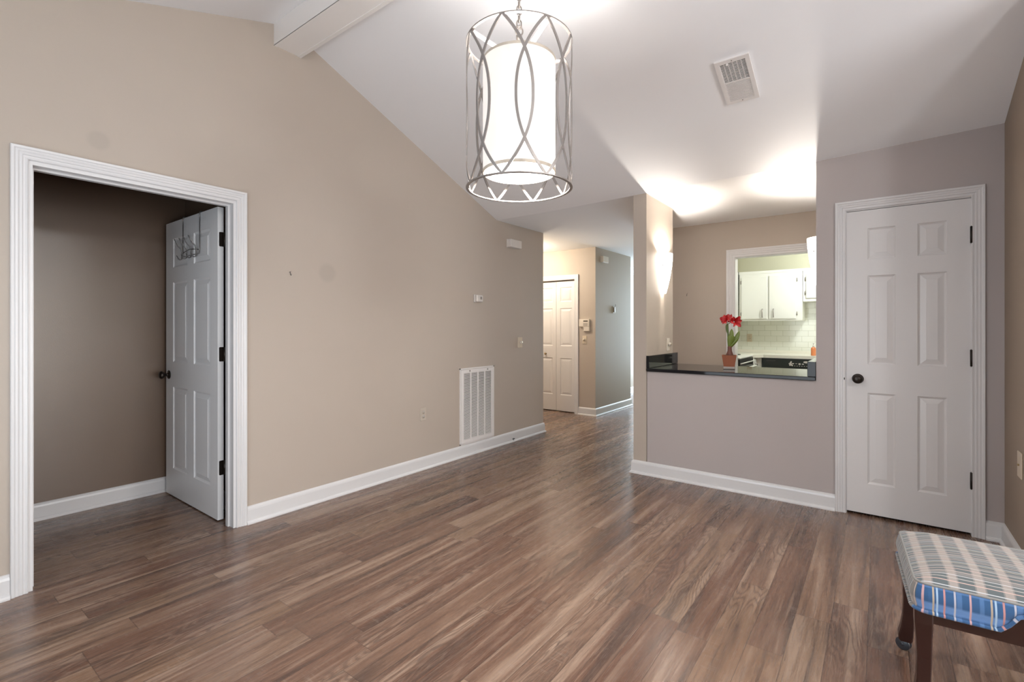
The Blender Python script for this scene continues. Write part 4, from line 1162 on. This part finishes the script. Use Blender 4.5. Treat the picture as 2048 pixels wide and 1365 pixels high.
# top: rings shrinking to a domed centre
vs = []; uvs = []; fs = []; K = 14; n = len(P)
cxm, cym = SD/2, -SWD/2
for r_ in range(K+1):
    t = r_/K; sh = 1 - t
    for ((x, y), nn, i, tt) in P:
        X_, Y_ = cxm+(x-cxm)*sh, cym+(y-cym)*sh
        h_ = (SH-0.010) + 0.030*(1-(1-min(1, t*2.2))**2.2) + 0.012*(1-(1-t)**2)
        vs.append((X_, Y_, h_)); uvs.append((X_, -Y_))
for r_ in range(K):
    for q in range(n):
        a, b_ = r_*n+q, r_*n+(q+1) % n; fs.append((a, b_, b_+n, a+n))
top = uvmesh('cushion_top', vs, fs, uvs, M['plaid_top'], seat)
m = MB(); m.tube([(x, y, SH-0.010) for (x, y), nn, i, t in P], 0.0038, 8, True); m.build('piping', M['piping'], seat)
m = MB(); m.tube([(x+nn[0]*.008, y+nn[1]*.008, zbot(i, t)) for (x, y), nn, i, t in P], 0.0060, 8, True)
o = m.build('piping', M['plaid_side'], seat)
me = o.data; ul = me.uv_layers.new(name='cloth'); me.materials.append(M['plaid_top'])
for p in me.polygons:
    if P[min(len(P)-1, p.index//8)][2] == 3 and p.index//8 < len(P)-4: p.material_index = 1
    for li in p.loop_indices:
        vi = me.loops[li].vertex_index; ul.data[li].uv = (arc[min(len(arc)-1, vi//8)]-0.012, 0.006)
ap = MB(); e = 0.012; zz0, zz1 = 0.335, 0.440
ap.box(e, e+.022, -SWD+e, -e, zz0, zz1); ap.box(SD-e-.022, SD-e, -SWD+e, -e, zz0, zz1); ap.box(e+.022, SD-e-.022, -e-.022, -e, zz0, zz1); ap.box(e+.022, SD-e-.022, -SWD+e, -SWD+e+.022, zz0, zz1)
ap.build('seat_rail', M['cherry'], st)
def leg(cx_, cy_, sx, sy):
    m = MB(); vs = []; prof = [(0.376, .031, .000), (0.33, .0305, 0.0), (0.28, .027, -.001), (0.22, .0245, -.002), (0.15, .024, .000), (0.10, .027, .004), (0.07, .030, .008), (0.052, .029, .009), (0.045, .025, .008)]
    for (z, h_, off) in prof:
        X_, Y_ = cx_+sx*off, cy_+sy*off
        h_ *= 0.74; c_ = h_*.82
        vs += [(X_-h_, Y_-c_, z), (X_-c_, Y_-h_, z), (X_+c_, Y_-h_, z), (X_+h_, Y_-c_, z), (X_+h_, Y_+c_, z), (X_+c_, Y_+h_, z), (X_-c_, Y_+h_, z), (X_-h_, Y_+c_, z)]
    fs = []
    for i in range(len(prof)-1):
        for q in range(8): fs.append((i*8+q, i*8+(q+1) % 8, (i+1)*8+(q+1) % 8, (i+1)*8+q))
    fs += [tuple(range(8)), tuple((len(prof)-1)*8+q for q in range(7, -1, -1))]
    m.add(vs, fs); lg = m.build('leg', M['cherry'], st)
    m = MB()
    Mx = Matrix.Translation((cx_+sx*.022, cy_+sy*.012, .0245)) @ Matrix.Rotation(1.15, 4, 'Z') @ rot_to((0, 1, 0))
    for s_ in (-.013, .004):
        m.lathe([(0, s_), (.021, s_), (.0235, s_+.002), (.0235, s_+.007), (.021, s_+.009), (0, s_+.009)], 24, Mx)
    m.lathe([(0, -.016), (.007, -.016), (.007, .016), (0, .016)], 14, Mx)
    m.tube([(cx_+sx*.008, cy_+sy*.008, .05), (cx_+sx*.014, cy_+sy*.010, .036)], .006, 8)
    wh = m.build('caster', M['rubber'], lg)

li = 0.026
leg(li, -li+.004, -1, 1); leg(li, -SWD+li, -1, -1); leg(SD-li, -li, 1, 1); leg(SD-li, -SWD+li, 1, -1)
